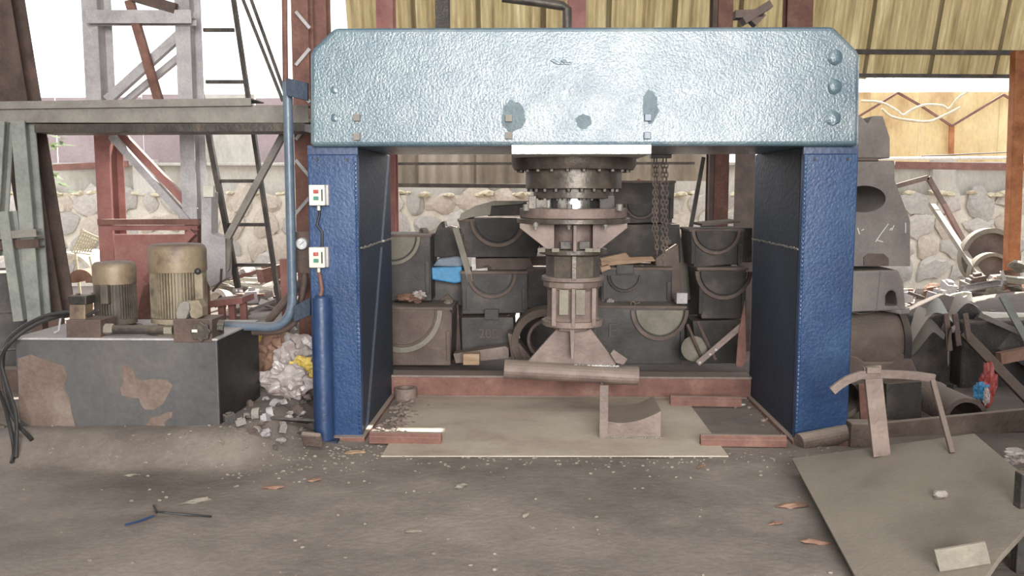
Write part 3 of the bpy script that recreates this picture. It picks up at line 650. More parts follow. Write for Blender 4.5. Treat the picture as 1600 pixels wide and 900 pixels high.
part('box_body', MB().prism(pxp([(314,300),(330,300),(330,365),(352,372),(352,436),(328,450),(314,420)], 1.62), 1.62, 1.78), 'greysteel', bx, bev=.006)
part('cream_switch', MB().prism(pxp([(317,290),(333,290),(333,308),(317,308)], 1.58), 1.58, 1.63), 'cream', bx, bev=.004)
part('cable', MB().tube([P(346,420,1.6), P(345,440,1.6), P(332,455,1.6)], .01, 8), 'browndark', bx, smooth=True)
part('side_plate', MB().prism(pxp([(346,372),(362,372),(358,420),(348,436)], 1.66), 1.66, 1.7), 'beamgrey', bx, bev=.004)

pf = thing('platform_beam', 'dusty channel-steel platform running from the left edge to the press', 'beam', P(200,200,.8))
part('main_channel', MB().channel(P(-40,178,.72), P(482,178,.72), m(27,.72), .12), 'beamgrey', pf, bev=.002)
part('under_beam', MB().bar(P(72,203,.86), P(484,201,.86), m(13,.86), .3), 'darksteel', pf, bev=.002)
part('dark_filler', MB().bar(P(-30,190,.95), P(484,190,.95), m(8,.95), .4), 'darksteel', pf)
st = single('steel_channel_offcut', MB().channel(P(-40,165,.68), P(392,159,.68), m(12,.68), .3), 'beamgrey', 'flat dusty steel channel lying on top of the left platform', 'channel', bev=.003)
ld = thing('steel_ladder', 'narrow dark steel ladder leaning behind the platform beside the tower', 'ladder', P(400,470,2.4))
for a, b in (((305,100),(372,450)), ((362,-20),(437,478))):
    part('ladder_rail', MB().bar(P(*a,2.3), P(*b,2.3), m(8 if a[0] < 330 else 6,2.3), .05), 'darksteel', ld)
for l, r, y in ((318,366,47),(322,384,128),(330,394,204),(345,404,283),(352,414,351),(362,424,414)):
    part('rung', MB().bar(P(l,y,2.32), P(r,y,2.32), .03, .03), 'darksteel', ld)
for a, b, l in (((376,-10),(442,158),'left one of two thin dark bars slanting above the platform'), ((389,-10),(446,148),'right one of two thin dark bars slanting above the platform')):
    single('slanting_bar', MB().bar(P(*a,1.3), P(*b,1.3), .022,.022), 'darksteel', l, 'bar')
part('diagonal_brace', MB().angle(P(447,200,1.2), P(354,372,1.2), m(10,1.2)), 'beamgrey', pf)
cL = thing('lattice_column', 'faded red laced column directly left of the crosshead', 'column', (P(472,450,1.6).x,1.6,0))
part('post', MB().ibeam((P(474,100,1.6).x,1.6,0),(P(474,100,1.6).x,1.6,4.55), m(26,1.6), .16), 'redrust', cL)
part('post', MB().ibeam((P(500,20,1.9).x,1.9,0),(P(500,20,1.9).x,1.9,4.55), m(26,1.9), .16), 'redrust', cL)
for i in range(8):
    y1 = -40+i*58; a, b = ((462,y1),(484,y1+26)) if i % 2 else ((484,y1),(462,y1+26))
    part('lacing_bar', MB().bar(P(*a,1.5), P(*b,1.5), .025,.01), 'greysteel', cL)
single('rusty_pipe_post', MB().cyl(P(446,130,1.4), P(444,-60,1.4), .022, n=12), 'redrust', 'short rusty upright pipe above the blue pipe end', 'pipe', smooth=True)

# far-left leaning legs
tr2 = thing('leaning_trestle', 'heavy brown and grey-green trestle of leaning H-beams at left edge', 'trestle', P(60,500,.6))
pbeam('i', (-2,-40),(88,500), 46, .2, 'browndark', 'leg', tr2, 1.15)
pbeam('i', (36,190),(62,500), 22, .14, 'greengrey', 'leg', tr2, .75)
pbeam('i', (8,190),(-4,400), 14, .12, 'greengrey', 'leg', tr2, .7)
pbeam('i', (12,330),(36,500), 16, .12, 'greengrey', 'leg', tr2, .65)
pbeam('c', (-30,370),(56,364), 12, .08, 'beamgrey', 'cross_member', tr2, .6)
pbeam('c', (-30,385),(60,380), 14, .08, 'browndark', 'cross_member', tr2, .66)
part('foot_beam', MB().box((P(30,510,.8).x,.8,.1+.1), (.9,.12,.16)), 'browndark', tr2)
for px in (62, 88): part('foot_post', MB().bar(P(px,498,.9), (P(px,498,.9).x,.9,.02), .08,.08), 'browndark', tr2)
single('steel_drum', MB().lathe((P(0,450,1.6).x, 1.6, 0), [(.30,.01),(.30,.3),(.31,.31),(.30,.32),(.30,.60),(.31,.61),(.30,.62),(.30,.92),(.28,.92),(.28,.9),(.01,.9)], 32), 'castblue', 'grey steel drum behind the trestle at the left edge', 'drum', smooth=True)

# ------------------------------------------------------------------ castings behind the press opening
def halfdisc(cx, cz, r, sx=1, n=18, flat=0):
    return [(cx-r*sx, cz+flat)]+[(cx+r*sx*math.cos(a), cz+r*math.sin(a)) for a in [math.pi+math.pi*i/n for i in range(n+1)]]+[(cx+r*sx, cz+flat)]
def die(label, poly, Y, dep, mat, disc=None, dmat=None, rim=None, neck=None, name='press_die', extra=None, bev=.008):
    q = pxp(poly, Y); zs = min(z for x, z in q); xs = sum(x for x, z in q)/len(q)
    t = thing(name, label, 'casting', (xs, Y+dep/2, zs))
    if disc:
        (dx, dy, dr), sx = disc[:3], (disc[3] if len(disc) > 3 else 1)
        # body with a recessed U channel, disc inset
        part('body', MB().prism(q, Y, Y+dep), mat, t, bev=bev)
        c = P(dx, dy, Y); r = m(dr, Y)
        part('half_round_core', MB().prism(halfdisc(c.x, c.z, r*.9, sx), Y-.03, Y+.01), dmat or mat, t, bev=.006)
        part('half_round_rim', MB().arcband(c.x, c.z, r*.96, r*1.1, math.pi, 2*math.pi, Y-.035, Y+.01, 22, sx), rim or ('castbrown' if mat == 'cast' else dmat) or mat, t, bev=.004)
    else:
        part('body', MB().prism(q, Y, Y+dep), mat, t, bev=bev)
    if disc:
        xs_ = [x for x, z in q]; zm = max(z for x, z in q)
        part('parting_lip', MB().box(((min(xs_)+max(xs_))/2, Y+dep/2-.006, zm-.012), (max(xs_)-min(xs_)+.012, dep+.012, .022)), 'castbrown', t, bev=.004)
        for sx_ in (min(xs_)+.03, max(xs_)-.03): part('side_lug', MB().box((sx_, Y-.008, zs+(zm-zs)*.35), (.035, .03, (zm-zs)*.5)), mat, t, bev=.006)
    if neck: part('neck', MB().prism(pxp(neck, Y-.02), Y-.03, Y+dep*.6), mat, t, bev=.006)
    return t
def rect(a, b, c, d): return [(a,b),(c,b),(c,d),(a,d)]
GY = 2.0
die('tan half-round die just behind the left leg, upper level', [(596,366),(652,366),(672,368),(674,470),(596,470)], GY, .5, 'castblue', (614,370,40), 'casttan')
die('large brown half-round die on the ground behind left leg', [(590,480),(700,480),(706,492),(704,571),(590,571)], 1.75, .5, 'castbrown', (628,484,62,.95), 'castbrown', 'casttan')
single('plaster_scrap', MB().blob(P(640,465,1.9), .07, 3, .5, (1.6,1,.4), seed=4, freq=3), 'litter', 'orange and white crumbled debris on the large brown die', 'debris')
single('crumpled_paper', MB().blob(P(655,460,1.85), .035, 3, .6, (1.4,1,.8), seed=8, freq=3), 'bag', 'white crumpled scrap on the large brown die', 'litter')
die('dark die with a pointed top left of the blue box', [(673,402),(673,378),(685,352),(690,346),(692,357),(700,354),(714,358),(724,402)], 2.3, .4, 'cast')
die('dark block under the blue box', rect(672,438,728,478), 2.3, .4, 'castblue')
die('brown tapered casting below the blue box with a loop side', [(672,478),(700,460),(716,478),(722,566),(705,568),(676,500)], 2.25, .4, 'castbrown')
bb = thing('blue_plastic_box', 'bright blue plastic box among the dark dies', 'box', P(698,440,2.1))
part('box_body', MB().prism(pxp([(672,418),(722,416),(722,441),(710,443),(675,437)], 2.1), 2.1, 2.4), 'bluebox', bb, bev=.012)
part('box_lid', MB().prism(pxp([(684,404),(716,400),(727,404),(722,418),(676,416)], 2.15), 2.15, 2.4), 'blue_pale', bb, bev=.01)
die('large dark die with half-round face left of the ram', [(716,345),(846,342),(852,352),(838,402),(728,402)], 2.1, .55, 'cast', (778,342,40), 'cast')
single('curved_cap_plate', MB().prism(pxp([(716,346),(720,334),(742,322),(770,314),(828,314),(814,319),(768,322),(766,336),(735,340)], 2.05), 2.05, 2.3), 'casttan', 'curved tan cap plate resting on the large dark die', 'casting', bev=.006)
t = die('dark roller housing under the tan cap plate', [(762,338),(762,321),(822,316),(830,336)], 2.12, .3, 'cast')
single('pale_angle_strip', MB().bar(P(712,356,2.0), P(736,440,2.0), .05,.03), 'casttan', 'leaning pale perforated strip left of the large dark die', 'strip')
single('pale_plug', MB().bar(P(740,402,2.1), P(741,424,2.1), .035,.04).bar(P(741,423,2.1), P(762,421,2.1), .03,.04), 'bag', 'white L-shaped offcut under the large dark die', 'offcut')
die('thin rubble-brown plate block between two dark dies', [(737,404),(826,403),(832,424),(740,424)], 2.2, .4, 'castbrown')
die('slate die with half-round face in the middle of the stack', [(720,425),(824,424),(824,489),(722,491)], 2.0, .5, 'castblue', (769,428,35), 'castblue', 'castbrown')
die('plain dark block between the slate die and ram', rect(822,420,858,482), 2.1, .4, 'cast')
t = die('slate block cast with faint raised numbers', [(721,497),(802,496),(806,558),(722,558)], 1.95, .5, 'castblue', neck=rect(757,484,779,500))
tx = bpy.data.curves.new('cast_numbers', 'FONT'); tx.body = '2007'; tx.size = .11; tx.extrude = .006; tx.align_x = 'CENTER'
to = bpy.data.objects.new('cast_numbers', tx); COL.objects.link(to); to.parent = t; to.location = P(768,528,1.935)-worldloc(t); to.rotation_euler = (R(90),0,0); tx.materials.append(M['castbrown'])
single('flat_bracket_plate', MB().prism(pxp([(708,553),(790,541),(795,545),(795,560),(712,568)], 1.6), 1.6, 1.75), 'brownsteel', 'dusty flat bracket lying on the red beam at the left', 'bracket', bev=.004)
single('yellowish_brick', MB().box(P(737,560,1.5), (.13,.1,.09)), 'wood', 'small yellowish block on the beam before the flat bracket', 'block', bev=.006)
hs = thing('horseshoe_clamp', 'dusty curved horseshoe casting left of the ram tip', 'casting', P(840,566,1.7))
c = P(852,535,1.7)
part('outer_arc', MB().arcband(c.x, c.z, m(42,1.7), m(54,1.7), R(70), R(215), 1.65, 1.95), 'castbrown', hs, bev=.008)
part('inner_arc', MB().arcband(c.x+.02, c.z+.02, m(28,1.7), m(33,1.7), R(90), R(250), 1.7, 1.9), 'castbrown', hs, bev=.006)
part('foot', MB().prism(pxp([(793,520),(800,522),(836,566),(800,568)], 1.68), 1.66, 1.9), 'castbrown', hs, bev=.008)
die('dark block showing through the gap under the horseshoe casting', rect(812,478,930,569), 2.75, .4, 'cast')
die('dark block behind the pale round cap and rods', rect(1052,464,1098,569), 2.75, .4, 'cast')
die('dark narrow block between the brown tapered and slate dies', rect(694,470,738,569), 2.8, .3, 'cast')
die('brown block low behind the ram gussets', rect(826,400,936,476), 2.8, .3, 'castbrown')
single('tall_brown_board', MB().bar((P(1163,300,3.2).x,3.2,0), (P(1163,300,3.2).x,3.2,2.6), m(30,3.2), .03), 'brownsteel', 'tall plain grey-brown board standing by the right leg behind', 'board')
# right of ram
t = die('dark square bearing block behind the ram, right side', [(930,284),(1046,282),(1055,285),(1050,348),(932,348)], 2.6, .5, 'cast', (1000,318,22), 'cast')
die('shadowed dark block under the bearing block', [(930,352),(1062,350),(1064,410),(932,410)], 2.6, .5, 'cast')
single('broken_timber', MB().prism(pxp([(938,404),(978,395),(985,402),(1020,401),(1025,408),(1000,411),(940,416)], 2.2), 2.2, 2.3), 'wood', 'broken orange timber lying across the dies right of ram', 'timber', bev=.006)
single('broken_timber', MB().prism(pxp([(938,418),(952,414),(955,420),(940,426)], 2.1), 2.1, 2.25), 'wood', 'short broken timber end right beside the ram column', 'timber', bev=.006)
die('slate die with small ring groove right of the ram', [(940,420),(1042,418),(1050,424),(1050,472),(940,473)], 2.2, .5, 'castblue', (975,430,24), 'castblue', 'cast', neck=rect(963,414,990,428))
die('rusty mottled casting beyond the ring groove die', [(1024,404),(1060,382),(1066,470),(1030,466)], 2.35, .4, 'castbrown')
die('pale slumped sack-like casting behind leaning rod', [(1058,372),(1075,370),(1082,468),(1056,470)], 2.7, .3, 'casttan')
t = die('wide grey die with pale deep half-round face', [(924,482),(1068,478),(1072,486),(1064,569),(924,569)], 1.9, .55, 'castblue', (1030,484,44,.93), 'casttan', 'castbrown')
tx = bpy.data.curves.new('cast_letter', 'FONT'); tx.body = 'E'; tx.size = .17; tx.extrude = .006; tx.align_x = 'CENTER'
to = bpy.data.objects.new('cast_letter', tx); COL.objects.link(to); to.parent = t; to.location = P(957,527,1.885)-worldloc(t); to.rotation_euler = (R(90),0,0); tx.materials.append(M['castblue'])
hn = thing('eye_bolt', 'small rusty eye bolt on the wide grey die', 'bolt', P(990,478,1.95))
c = P(989,475,1.95); part('eye', MB().tube([c+Vector((.018*math.cos(a),0,.018*math.sin(a))) for a in [2*math.pi*i/12 for i in range(13)]], .006, 6), 'castbrown', hn, smooth=True)
part('shank', MB().cyl(c+Vector((.02,0,0)), c+Vector((.06,0,.01)), .007, n=8), 'castbrown', hn)
single('lit_end_block', MB().box(P(1064,465,1.9), (.09,.12,.09)), 'greysteel', 'small pale block above the wide grey die', 'block', bev=.004)
die('dark wide die with slanting cover plate right of chain', [(1078,358),(1162,358),(1160,412),(1084,418)], 2.0, .5, 'cast', (1118,360,34), 'cast')
single('slanting_cover_plate', MB().bar(P(1090,350,2.0), P(1148,345,2.0), .02,.4), 'browndark', 'thin dark plate tilted on the topmost right-hand die', 'plate')
die('dark block in shadow against the right leg', rect(1146,356,1176,410), 2.2, .4, 'cast')
die('black die with big half-round face near right leg', [(1090,420),(1166,418),(1166,498),(1096,498)], 1.9, .5, 'cast', (1130,424,40), 'cast')
die('black open box die at ground level by right leg', [(1082,502),(1160,500),(1160,568),(1090,568)], 2.0, .4, 'cast')
single('tilted_round_cap', MB().lathe(P(1084,545,1.5), [(.0,-.02),(.07,-.016),(.1,0),(.1,.03)], 28, axis=(.35,.9,-.1)), 'casttan', 'pale domed round cap leaning behind the red beam', 'cap', smooth=True)
single('bent_rod', MB().tube([P(1074,507,1.45), P(1084,530,1.43), P(1098,562,1.42)], .012, 8), 'browndark', 'left of two brown rods over the pale round cap', 'rod', smooth=True)
single('bent_rod', MB().tube([P(1090,503,1.45), P(1103,532,1.43), P(1118,562,1.42)], .012, 8), 'browndark', 'right of two brown rods over the pale round cap', 'rod', smooth=True)
fb_ = thing('drilled_flat_bar', 'flat steel bar with bolt holes leaning against the right leg', 'bar', P(1092,570,1.3))
part('bar_body', MB().bar(P(1090,568,1.3), P(1162,506,1.3), m(9,1.3), .012), 'brownsteel', fb_)
for px, py in ((1093,566),(1109,553),(1118,546)): part('bolt_head', MB().cyl(P(px,py,1.3)-Vector((0,.006,0)), P(px,py,1.3)-Vector((0,.014,0)), .01, n=10), 'greysteel', fb_)
single('leaning_pink_board', MB().prism(pxp([(1150,572),(1154,520),(1164,470),(1166,560),(1160,574)], 1.28), 1.28, 1.3), 'redrust', 'narrow red-brown board standing against right leg behind press', 'board')
lr = single('leaning_rod', MB().bar(P(1099,246,3.6), P(1099,246,3.6).lerp(P(1076,374,3.4), 2.45), .04,.03), 'darksteel', 'long dark rod leaning right of the chain', 'rod')
ch = thing('hanging_chain', 'rusty multi-strand hoist chain hanging right of the cylinder', 'chain', P(1033,410,1.35))
def chain(pts, r=.013):
    b = MB(); pts = smoothpts([Vector(p) for p in pts], 12); d = 0; flip = 0; last = pts[0]; step = r*2.6
    acc = 0
    for a, c in zip(pts, pts[1:]):
        acc += (c-a).length
        if acc >= step:
            acc = 0; t = (c-a).normalized(); side = Vector((1,0,0)) if flip else Vector((0,1,0)); flip ^= 1
            lp = [c + t*(r*1.9*math.sin(q)) + side*(r*math.cos(q)) for q in [2*math.pi*i/8 for i in range(9)]]
            b.tube(lp, r*.34, 5, cap=False)
    return b
for i, (dx, yb) in enumerate(((1022,372),(1026,404),(1036,416),(1041,398))):
    pts = [P(dx,244,1.35-.03*i)]+[P(dx+random.uniform(-1,1),244+(yb-244)*k/5,1.35-.03*i) for k in range(1,6)]
    # resample finely
    fine = []; 
    for a, c in zip(pts, pts[1:]):
        for k in range(6): fine.append(a.lerp(c, k/6))
    part('chain_strand', chain(fine), 'castbrown', ch, smooth=True)
part('hook_bracket', MB().bar(P(1016,243,1.3), P(1048,243,1.3), .04,.1), 'darksteel', ch)

# floor items inside the opening
rb_ = thing('red_floor_beam', 'long red H-beam lying across the floor behind the ram', 'beam', (X0, 1.28, 0))
bz = .17; xl_, xr_ = P(603,590,1.16).x, P(1176,590,1.16).x
part('beam_section', MB().ibeam((xl_,1.26,bz/2),(xr_,1.26,bz/2), .2, bz, .016, dep=(0,0,1)), 'brownsteel', rb_, bev=.002)
part('web_stiffener', MB().box(((xl_+xr_)/2,1.17,bz/2), (xr_-xl_-.02, .012, bz-.034)), 'redrust', rb_)
fpz = .012
fp = [G(596,712,fpz), G(1138,712,fpz), G(1060,608,fpz), G(660,605,fpz)]
b = MB(); b.loft([[Vector((p.x,p.y,zv)) for p in fp] for zv in (.004, fpz)])
single('floor_plate', b, 'plate', 'large dusty steel plate on the ground between the press legs', 'plate')
def redbar(a, c, lab, h=.045):
    p, q = G(*a, .05), G(*c, .05); p.z = q.z = max(gz(p.x,p.y), .03)+h/2
    single('red_flat_bar', MB().channel(p, q, .05, h, .006, dep=(0,0,-1)).bar(p, q, .048, h*.8), 'redrust', lab, 'bar', 'short red steel bars on the floor', bev=.002)
redbar((578,681),(690,683), 'short red channel bar in front of the left leg')
redbar((1094,685),(1228,687), 'short red bar beside the front of the right leg')
redbar((1047,624),(1158,626), 'dusty red bar on the floor near the beam, right side')
c = G(634,624,.0)
single('steel_ring', MB().pipe((c.x,c.y,.0),(c.x,c.y,.09), .085,.06), 'brownsteel', 'brown steel ring standing near left leg beside the beam', 'ring', bev=.003, smooth=True)
sd = thing('saddle_block', 'concave steel saddle block with upright T-bar on the floor plate', 'saddle', G(985,683,fpz))
sy = G(985,684,fpz).y
s0, s1 = P(948,684,sy).x, P(1033,684,sy).x; zt0 = P(950,650,sy).z; zt1 = P(1033,636,sy).z
rings = []
prof = []
n = 14; ytop = sy+.42
# concave surface sweeping up to the back right
x0s, x1s = s0, s1
def sad(x, y):
    u = (x-x0s)/(x1s-x0s); v = (y-sy)/.42
    return fpz + .075 + .10*u**2 + .03*(1-u)**3
g_ = MB(); nx, ny = 14, 2
for sgn in (0,):
    pr0 = [(x0s, fpz)]+[(x0s+(x1s-x0s)*i/nx, sad(x0s+(x1s-x0s)*i/nx, 0)) for i in range(nx+1)]+[(x1s+.0, fpz)]
g_.prism(pr0, sy, sy+.42)
part('saddle_body', g_, 'brownsteel', sd, bev=.004, smooth=True)
tb = P(943,686,sy); tbt = P(943,602,sy)
part('t_bar', MB().box((tb.x, sy+.0, (fpz+tbt.z)/2), (.055,.02,tbt.z-fpz)).box((tb.x-.01, sy+.04, (fpz+tbt.z)/2), (.012,.08,tbt.z-fpz)), 'brownsteel', sd, bev=.002)
wsd = MB()
for i in range(22): wsd.blob((x0s+(x1s-x0s)*i/21, sy-.008, fpz+.004), .008, 1, .3, (1.5,1,.7), seed=i)
part('weld_bead', wsd, 'casttan', sd, kind='stuff')

# ------------------------------------------------------------------ castings stacked right of the press
SY = .9
t = die('notched grey casting on top of the right-hand stack', [(1325,186),(1346,182),(1356,193),(1364,181),(1380,181),(1391,216),(1391,247),(1325,247)], SY+.05, .4, 'castgrey')
t = thing('bored_casting', 'tall grey casting with round dark bore and white chalk marks', 'casting', P(1378,418,SY))
bd = pxp([(1320,251),(1397,251),(1398,282),(1405,300),(1422,345),(1422,416),(1320,416)], SY)
body = part('body', MB().prism(bd, SY, SY+.95), 'castgrey', t, bev=.01)
c = P(1350,311,SY); hr = m(33,SY)
cut = finish('cutter', MB().cyl((c.x,SY-.2,c.z),(c.x,SY+.88,c.z), hr, n=40).xf(Matrix.Identity(4)), 'cast', (0,0,0))
cut.scale = (1,1,.62); cut.location = (0,0,c.z*.38)
bpy.context.view_layer.update()
def boolcut(o, cutter):
    md = o.modifiers.new('bore', 'BOOLEAN'); md.operation = 'DIFFERENCE'; md.object = cutter; md.solver = 'EXACT'
    while o.modifiers[0] != md: o.modifiers.move(len(o.modifiers)-1, 0)
    bpy.context.view_layer.update(); dg = bpy.context.evaluated_depsgraph_get()
    me = bpy.data.meshes.new_from_object(o.evaluated_get(dg)); o.modifiers.clear(); o.data = me
    bpy.data.objects.remove(cutter)
boolcut(body, cut)
for a, b_ in (((1388,350),(1376,366)),((1376,366),(1368,378)),((1393,356),(1390,360)),((1397,352),(1393,360)),((1415,348),(1415,364)),((1340,356),(1343,366)),((1346,360),(1350,358)),((1369,375),(1380,378))):
    part('chalk_mark', MB().bar(P(*a,SY-.002), P(*b_,SY-.002), .006,.003), 'chalk', body)
part('arched_panel', MB().prism(pxp([(1349,415),(1349,402),(1356,396),(1380,396),(1388,404),(1388,415)], SY), SY-.012, SY+.01), 'castbrown', body, bev=.003)
part('top_lip', MB().prism(pxp(rect(1330,247,1374,252), SY-.02), SY, SY+.3), 'castbrown', t)
t = thing('arched_casting', 'grey casting with small arched opening under the bored casting', 'casting', P(1372,486,SY))
body = part('body', MB().prism(pxp([(1320,424),(1404,422),(1412,440),(1416,484),(1320,488)], SY-.02), SY-.02, SY+.5), 'castgrey', t, bev=.012)
cp = pxp([(1382,478),(1382,462),(1387,455),(1393,453),(1398,458),(1400,470),(1400,478)], SY)
cut = finish('cutter', MB().prism(cp, SY-.3, SY+.2), 'cast', (0,0,0)); boolcut(body, cut)
part('ridge_line', MB().bar(P(1376,424,SY-.02), P(1370,486,SY-.02), .01,.012), 'castgrey', body)
t = thing('round_drum_casting', 'large smooth round casting at the foot of the right stack', 'casting', P(1370,582,SY))
c = P(1372,535,SY+.25); part('body', MB().lathe((P(1312,535,SY).x,SY+.28,c.z), [(.0,0),(.22,.0),(.235,.02),(.235,.46),(.22,.5),(0,.5)], 40, axis=(1,0,0)), 'castbrown', t, bev=.01, smooth=True)
part('rim_strap', MB().lathe((P(1418,535,SY).x,SY+.28,c.z), [(.245,0),(.245,.05),(.2,.06)], 40, axis=(1,0,0)), 'cast', t, smooth=True)
single('draped_scrap_sheet', MB().loft([[P(1330+i*13,488+3*math.sin(i*1.3),SY-.05+yy)+Vector((0,0,yy*.1)) for i in range(8)] for yy in (0,.2,.4)], cap=False, closed=False), 'castgrey', 'thin wavy sheet between round casting and arched casting', 'sheet')
die('slumped brown base block beneath the round casting', [(1318,552),(1340,558),(1352,566),(1395,566),(1408,552),(1425,560),(1440,598),(1440,640),(1318,640)], .95, .45, 'castbrown', bev=.012)
p0 = P(1352,630,.45)
single('black_pipe_end', MB().pipe((P(1318,632,.4).x,.42,.19),(P(1318,632,.4).x+.0,1.2,.19), m(34,.4), m(26,.4)), 'castbrown', 'short wide pipe end peeping past the right leg foot', 'pipe', smooth=True)
single('upright_flat_bar', MB().bar(P(1347,600,.3), P(1352,690,.3), .05,.02), 'redrust', 'thin red-brown bar standing behind the cross-handle post', 'bar')
# tilted plate with cross handle (lower right)
A, B, C_, D = Vector((0,0,0)),0,0,0
zl = .10
pc = [G(1237,716,.10), G(1522,677,.34), G(1640,772,.34), G(1585,850,.16), G(1480,1010,.02), G(1350,940,.02)]
# fit to a plane through three corners
pn = (pc[1]-pc[0]).cross(G(1350,930,.06)-pc[0]).normalized()
def onplane(px, py):
    d = ray(px, py); return CAMLOC + d*((pc[0]-CAMLOC).dot(pn)/d.dot(pn))
up = pn if pn.z > 0 else -pn
poly = [onplane(*q) for q in ((1237,716),(1355,700),(1522,677),(1645,780),(1560,872),(1500,960),(1352,930))]
lp = thing('cross_handled_lid', 'large tilted steel lid plate with welded cross handle, lower right', 'lid', (poly[0]+poly[4])/2)
part('lid_plate', MB().loft([[p for p in poly],[p-up*.02 for p in poly]]), 'dplate', lp, bev=.002)
hb = onplane(1377,712); ht_ = P(1362,572,hb.y+.02)
part('upright', MB().bar(hb, ht_, m(27,hb.y), .03), 'brownsteel', lp, bev=.003)
HY = hb.y-.01
arc = [(1301,612),(1312,603),(1326,594),(1345,587),(1375,585),(1405,586),(1435,588),(1462,592)]
ab = MB(); wa = m(13,HY); rings = []
for i, (px, py) in enumerate(arc):
    a = Vector(P(*arc[max(i-1,0)],HY)); c = Vector(P(*arc[min(i+1,len(arc)-1)],HY)); t_ = (c-a).normalized(); nrm = Vector((-t_.z,0,t_.x)); q = P(px,py,HY)
    rings.append([q-nrm*wa/2, q+nrm*wa/2, q+nrm*wa/2+Vector((0,.025,0)), q-nrm*wa/2+Vector((0,.025,0))])
ab.loft(rings); part('curved_arm', ab, 'brownsteel', lp, bev=.003)
part('side_stay', MB().bar(P(1457,594,HY), onplane(1488,708), m(8,HY), .02), 'castbrown', lp, bev=.003)
part('cap_block', MB().box(P(1364,578,HY), (.07,.04,.03)), 'brownsteel', lp, bev=.003)
p = onplane(1508,888); bA, bB = onplane(1468,893), onplane(1548,880)
single('small_angle_block', MB().section(bA, bB, [(-.0,-.005),(.085,-.005),(.085,.01),(.01,.01),(.01,.07),(0,.07)][::-1], Vector((0,1,0))), 'casttan', 'short dusty angle bracket with a hole on the tilted lid', 'bracket', bev=.002)
single('dirt_lump', MB().blob(onplane(1470,776)+up*.01, .028, 2, .4, (1.2,1,.6), seed=3), 'castgrey', 'pale lump of dirt in the middle of the tilted lid', 'lump')
# timber/pipe pieces behind the lid
single('round_log_piece', MB().cyl(P(1248,692,-.12)+Vector((0,.0,0)), P(1330,676,-.0), m(15,-.1), n=20), 'castbrown', 'dusty round bar lying at the right leg foot', 'bar', bev=.006)
single('square_block', MB().box(P(1345,678,-.05), (.16,.12,.16)), 'castbrown', 'brown square block behind the tilted lid', 'block', bev=.008)
single('long_brown_plank', MB().bar(P(1380,677,.15), P(1660,650,.3), m(36,.2), .04), 'castbrown', 'long brown board standing behind the tilted lid', 'board', bev=.006)
single('hollow_pipe', MB().pipe(P(1510,655,.5), P(1440,620,1.2), m(34,.5), m(27,.5)), 'castbrown', 'large hollow pipe lying open toward the lid', 'pipe', smooth=True)
single('dark_upright_slab', MB().prism(pxp([(1385,600),(1440,596),(1440,665),(1385,668)], .6), .6, .66), 'cast', 'dark slab standing behind cross handle', 'slab', bev=.004)
pk = thing('snack_packet', 'crumpled red and blue foil packet in the dark scrap at right', 'packet', P(1535,640,.9))
part('red_foil', MB().blob(P(1543,603,.9), .1, 3, .5, (.55,.4,1.3), seed=12, freq=2.5), M['redbtn'], pk)
part('blue_foil', MB().blob(P(1533,612,.86), .05, 3, .5, (.9,.5,1.2), seed=15, freq=2.5), M['bluebox'], pk)
part('silver_foil', MB().blob(P(1541,620,.83), .035, 3, .5, (.6,.5,1.6), seed=17, freq=2.5), M['bag'], pk)
# long bars on the right heap
def rbar(kind, a, b, w_, mat, lab, Y0, Y1, name='scrap_bar', d_=.06):
    mb = MB(); p0, p1 = P(*a,Y0), P(*b,Y1); wm = m(w_,Y0)
    {'b': lambda: mb.bar(p0,p1,wm,d_), 'a': lambda: mb.angle(p0,p1,wm), 'c': lambda: mb.channel(p0,p1,wm,d_), 'r': lambda: mb.cyl(p0,p1,wm/2,n=14)}[kind]()
    return single(name, mb, mat, lab, 'bar', bev=.002)
rbar('b', (1506,520),(1660,680), 14, 'castbrown', 'long brown flat bar sloping down to the right edge', 1.1, .7)
rbar('c', (1520,500),(1670,600), 30, 'castblue', 'wide dark channel sloping behind the brown flat bar', 1.6, 1.3, d_=.1)
rbar('a', (1530,492),(1600,522), 8, 'beamgrey', 'pale thin angle catching light on the dark channel', 1.5, 1.4)
rbar('b', (1566,462),(1620,560), 11, 'greengrey', 'pointed grey-green strip hanging near the right edge', 1.3, 1.2, d_=.02)
rbar('b', (1560,560),(1660,540), 18, 'litter', 'orange-brown short plank at the right edge', 1.2, 1.3)
single('white_pipe', MB().cyl(P(1505,500,2.6), P(1680,505,2.6), m(14,2.6), n=20), 'cream', 'long pale pipe lying across the right scrap heap', 'pipe', smooth=True)
single('dark_machine_housing', MB().prism(pxp([(1420,560),(1445,500),(1520,470),(1600,560),(1640,650),(1420,655)], 1.7), 1.7, 2.3), 'cast', 'big dark casting filling the shadow behind the scrap bars', 'casting', bev=.02)
single('dark_machine_housing', MB().prism(pxp([(1510,505),(1660,500),(1680,680),(1500,680)], 1.45), 1.5, 1.68), 'cast', 'dark flat casting leaning at the far right', 'casting', bev=.02)
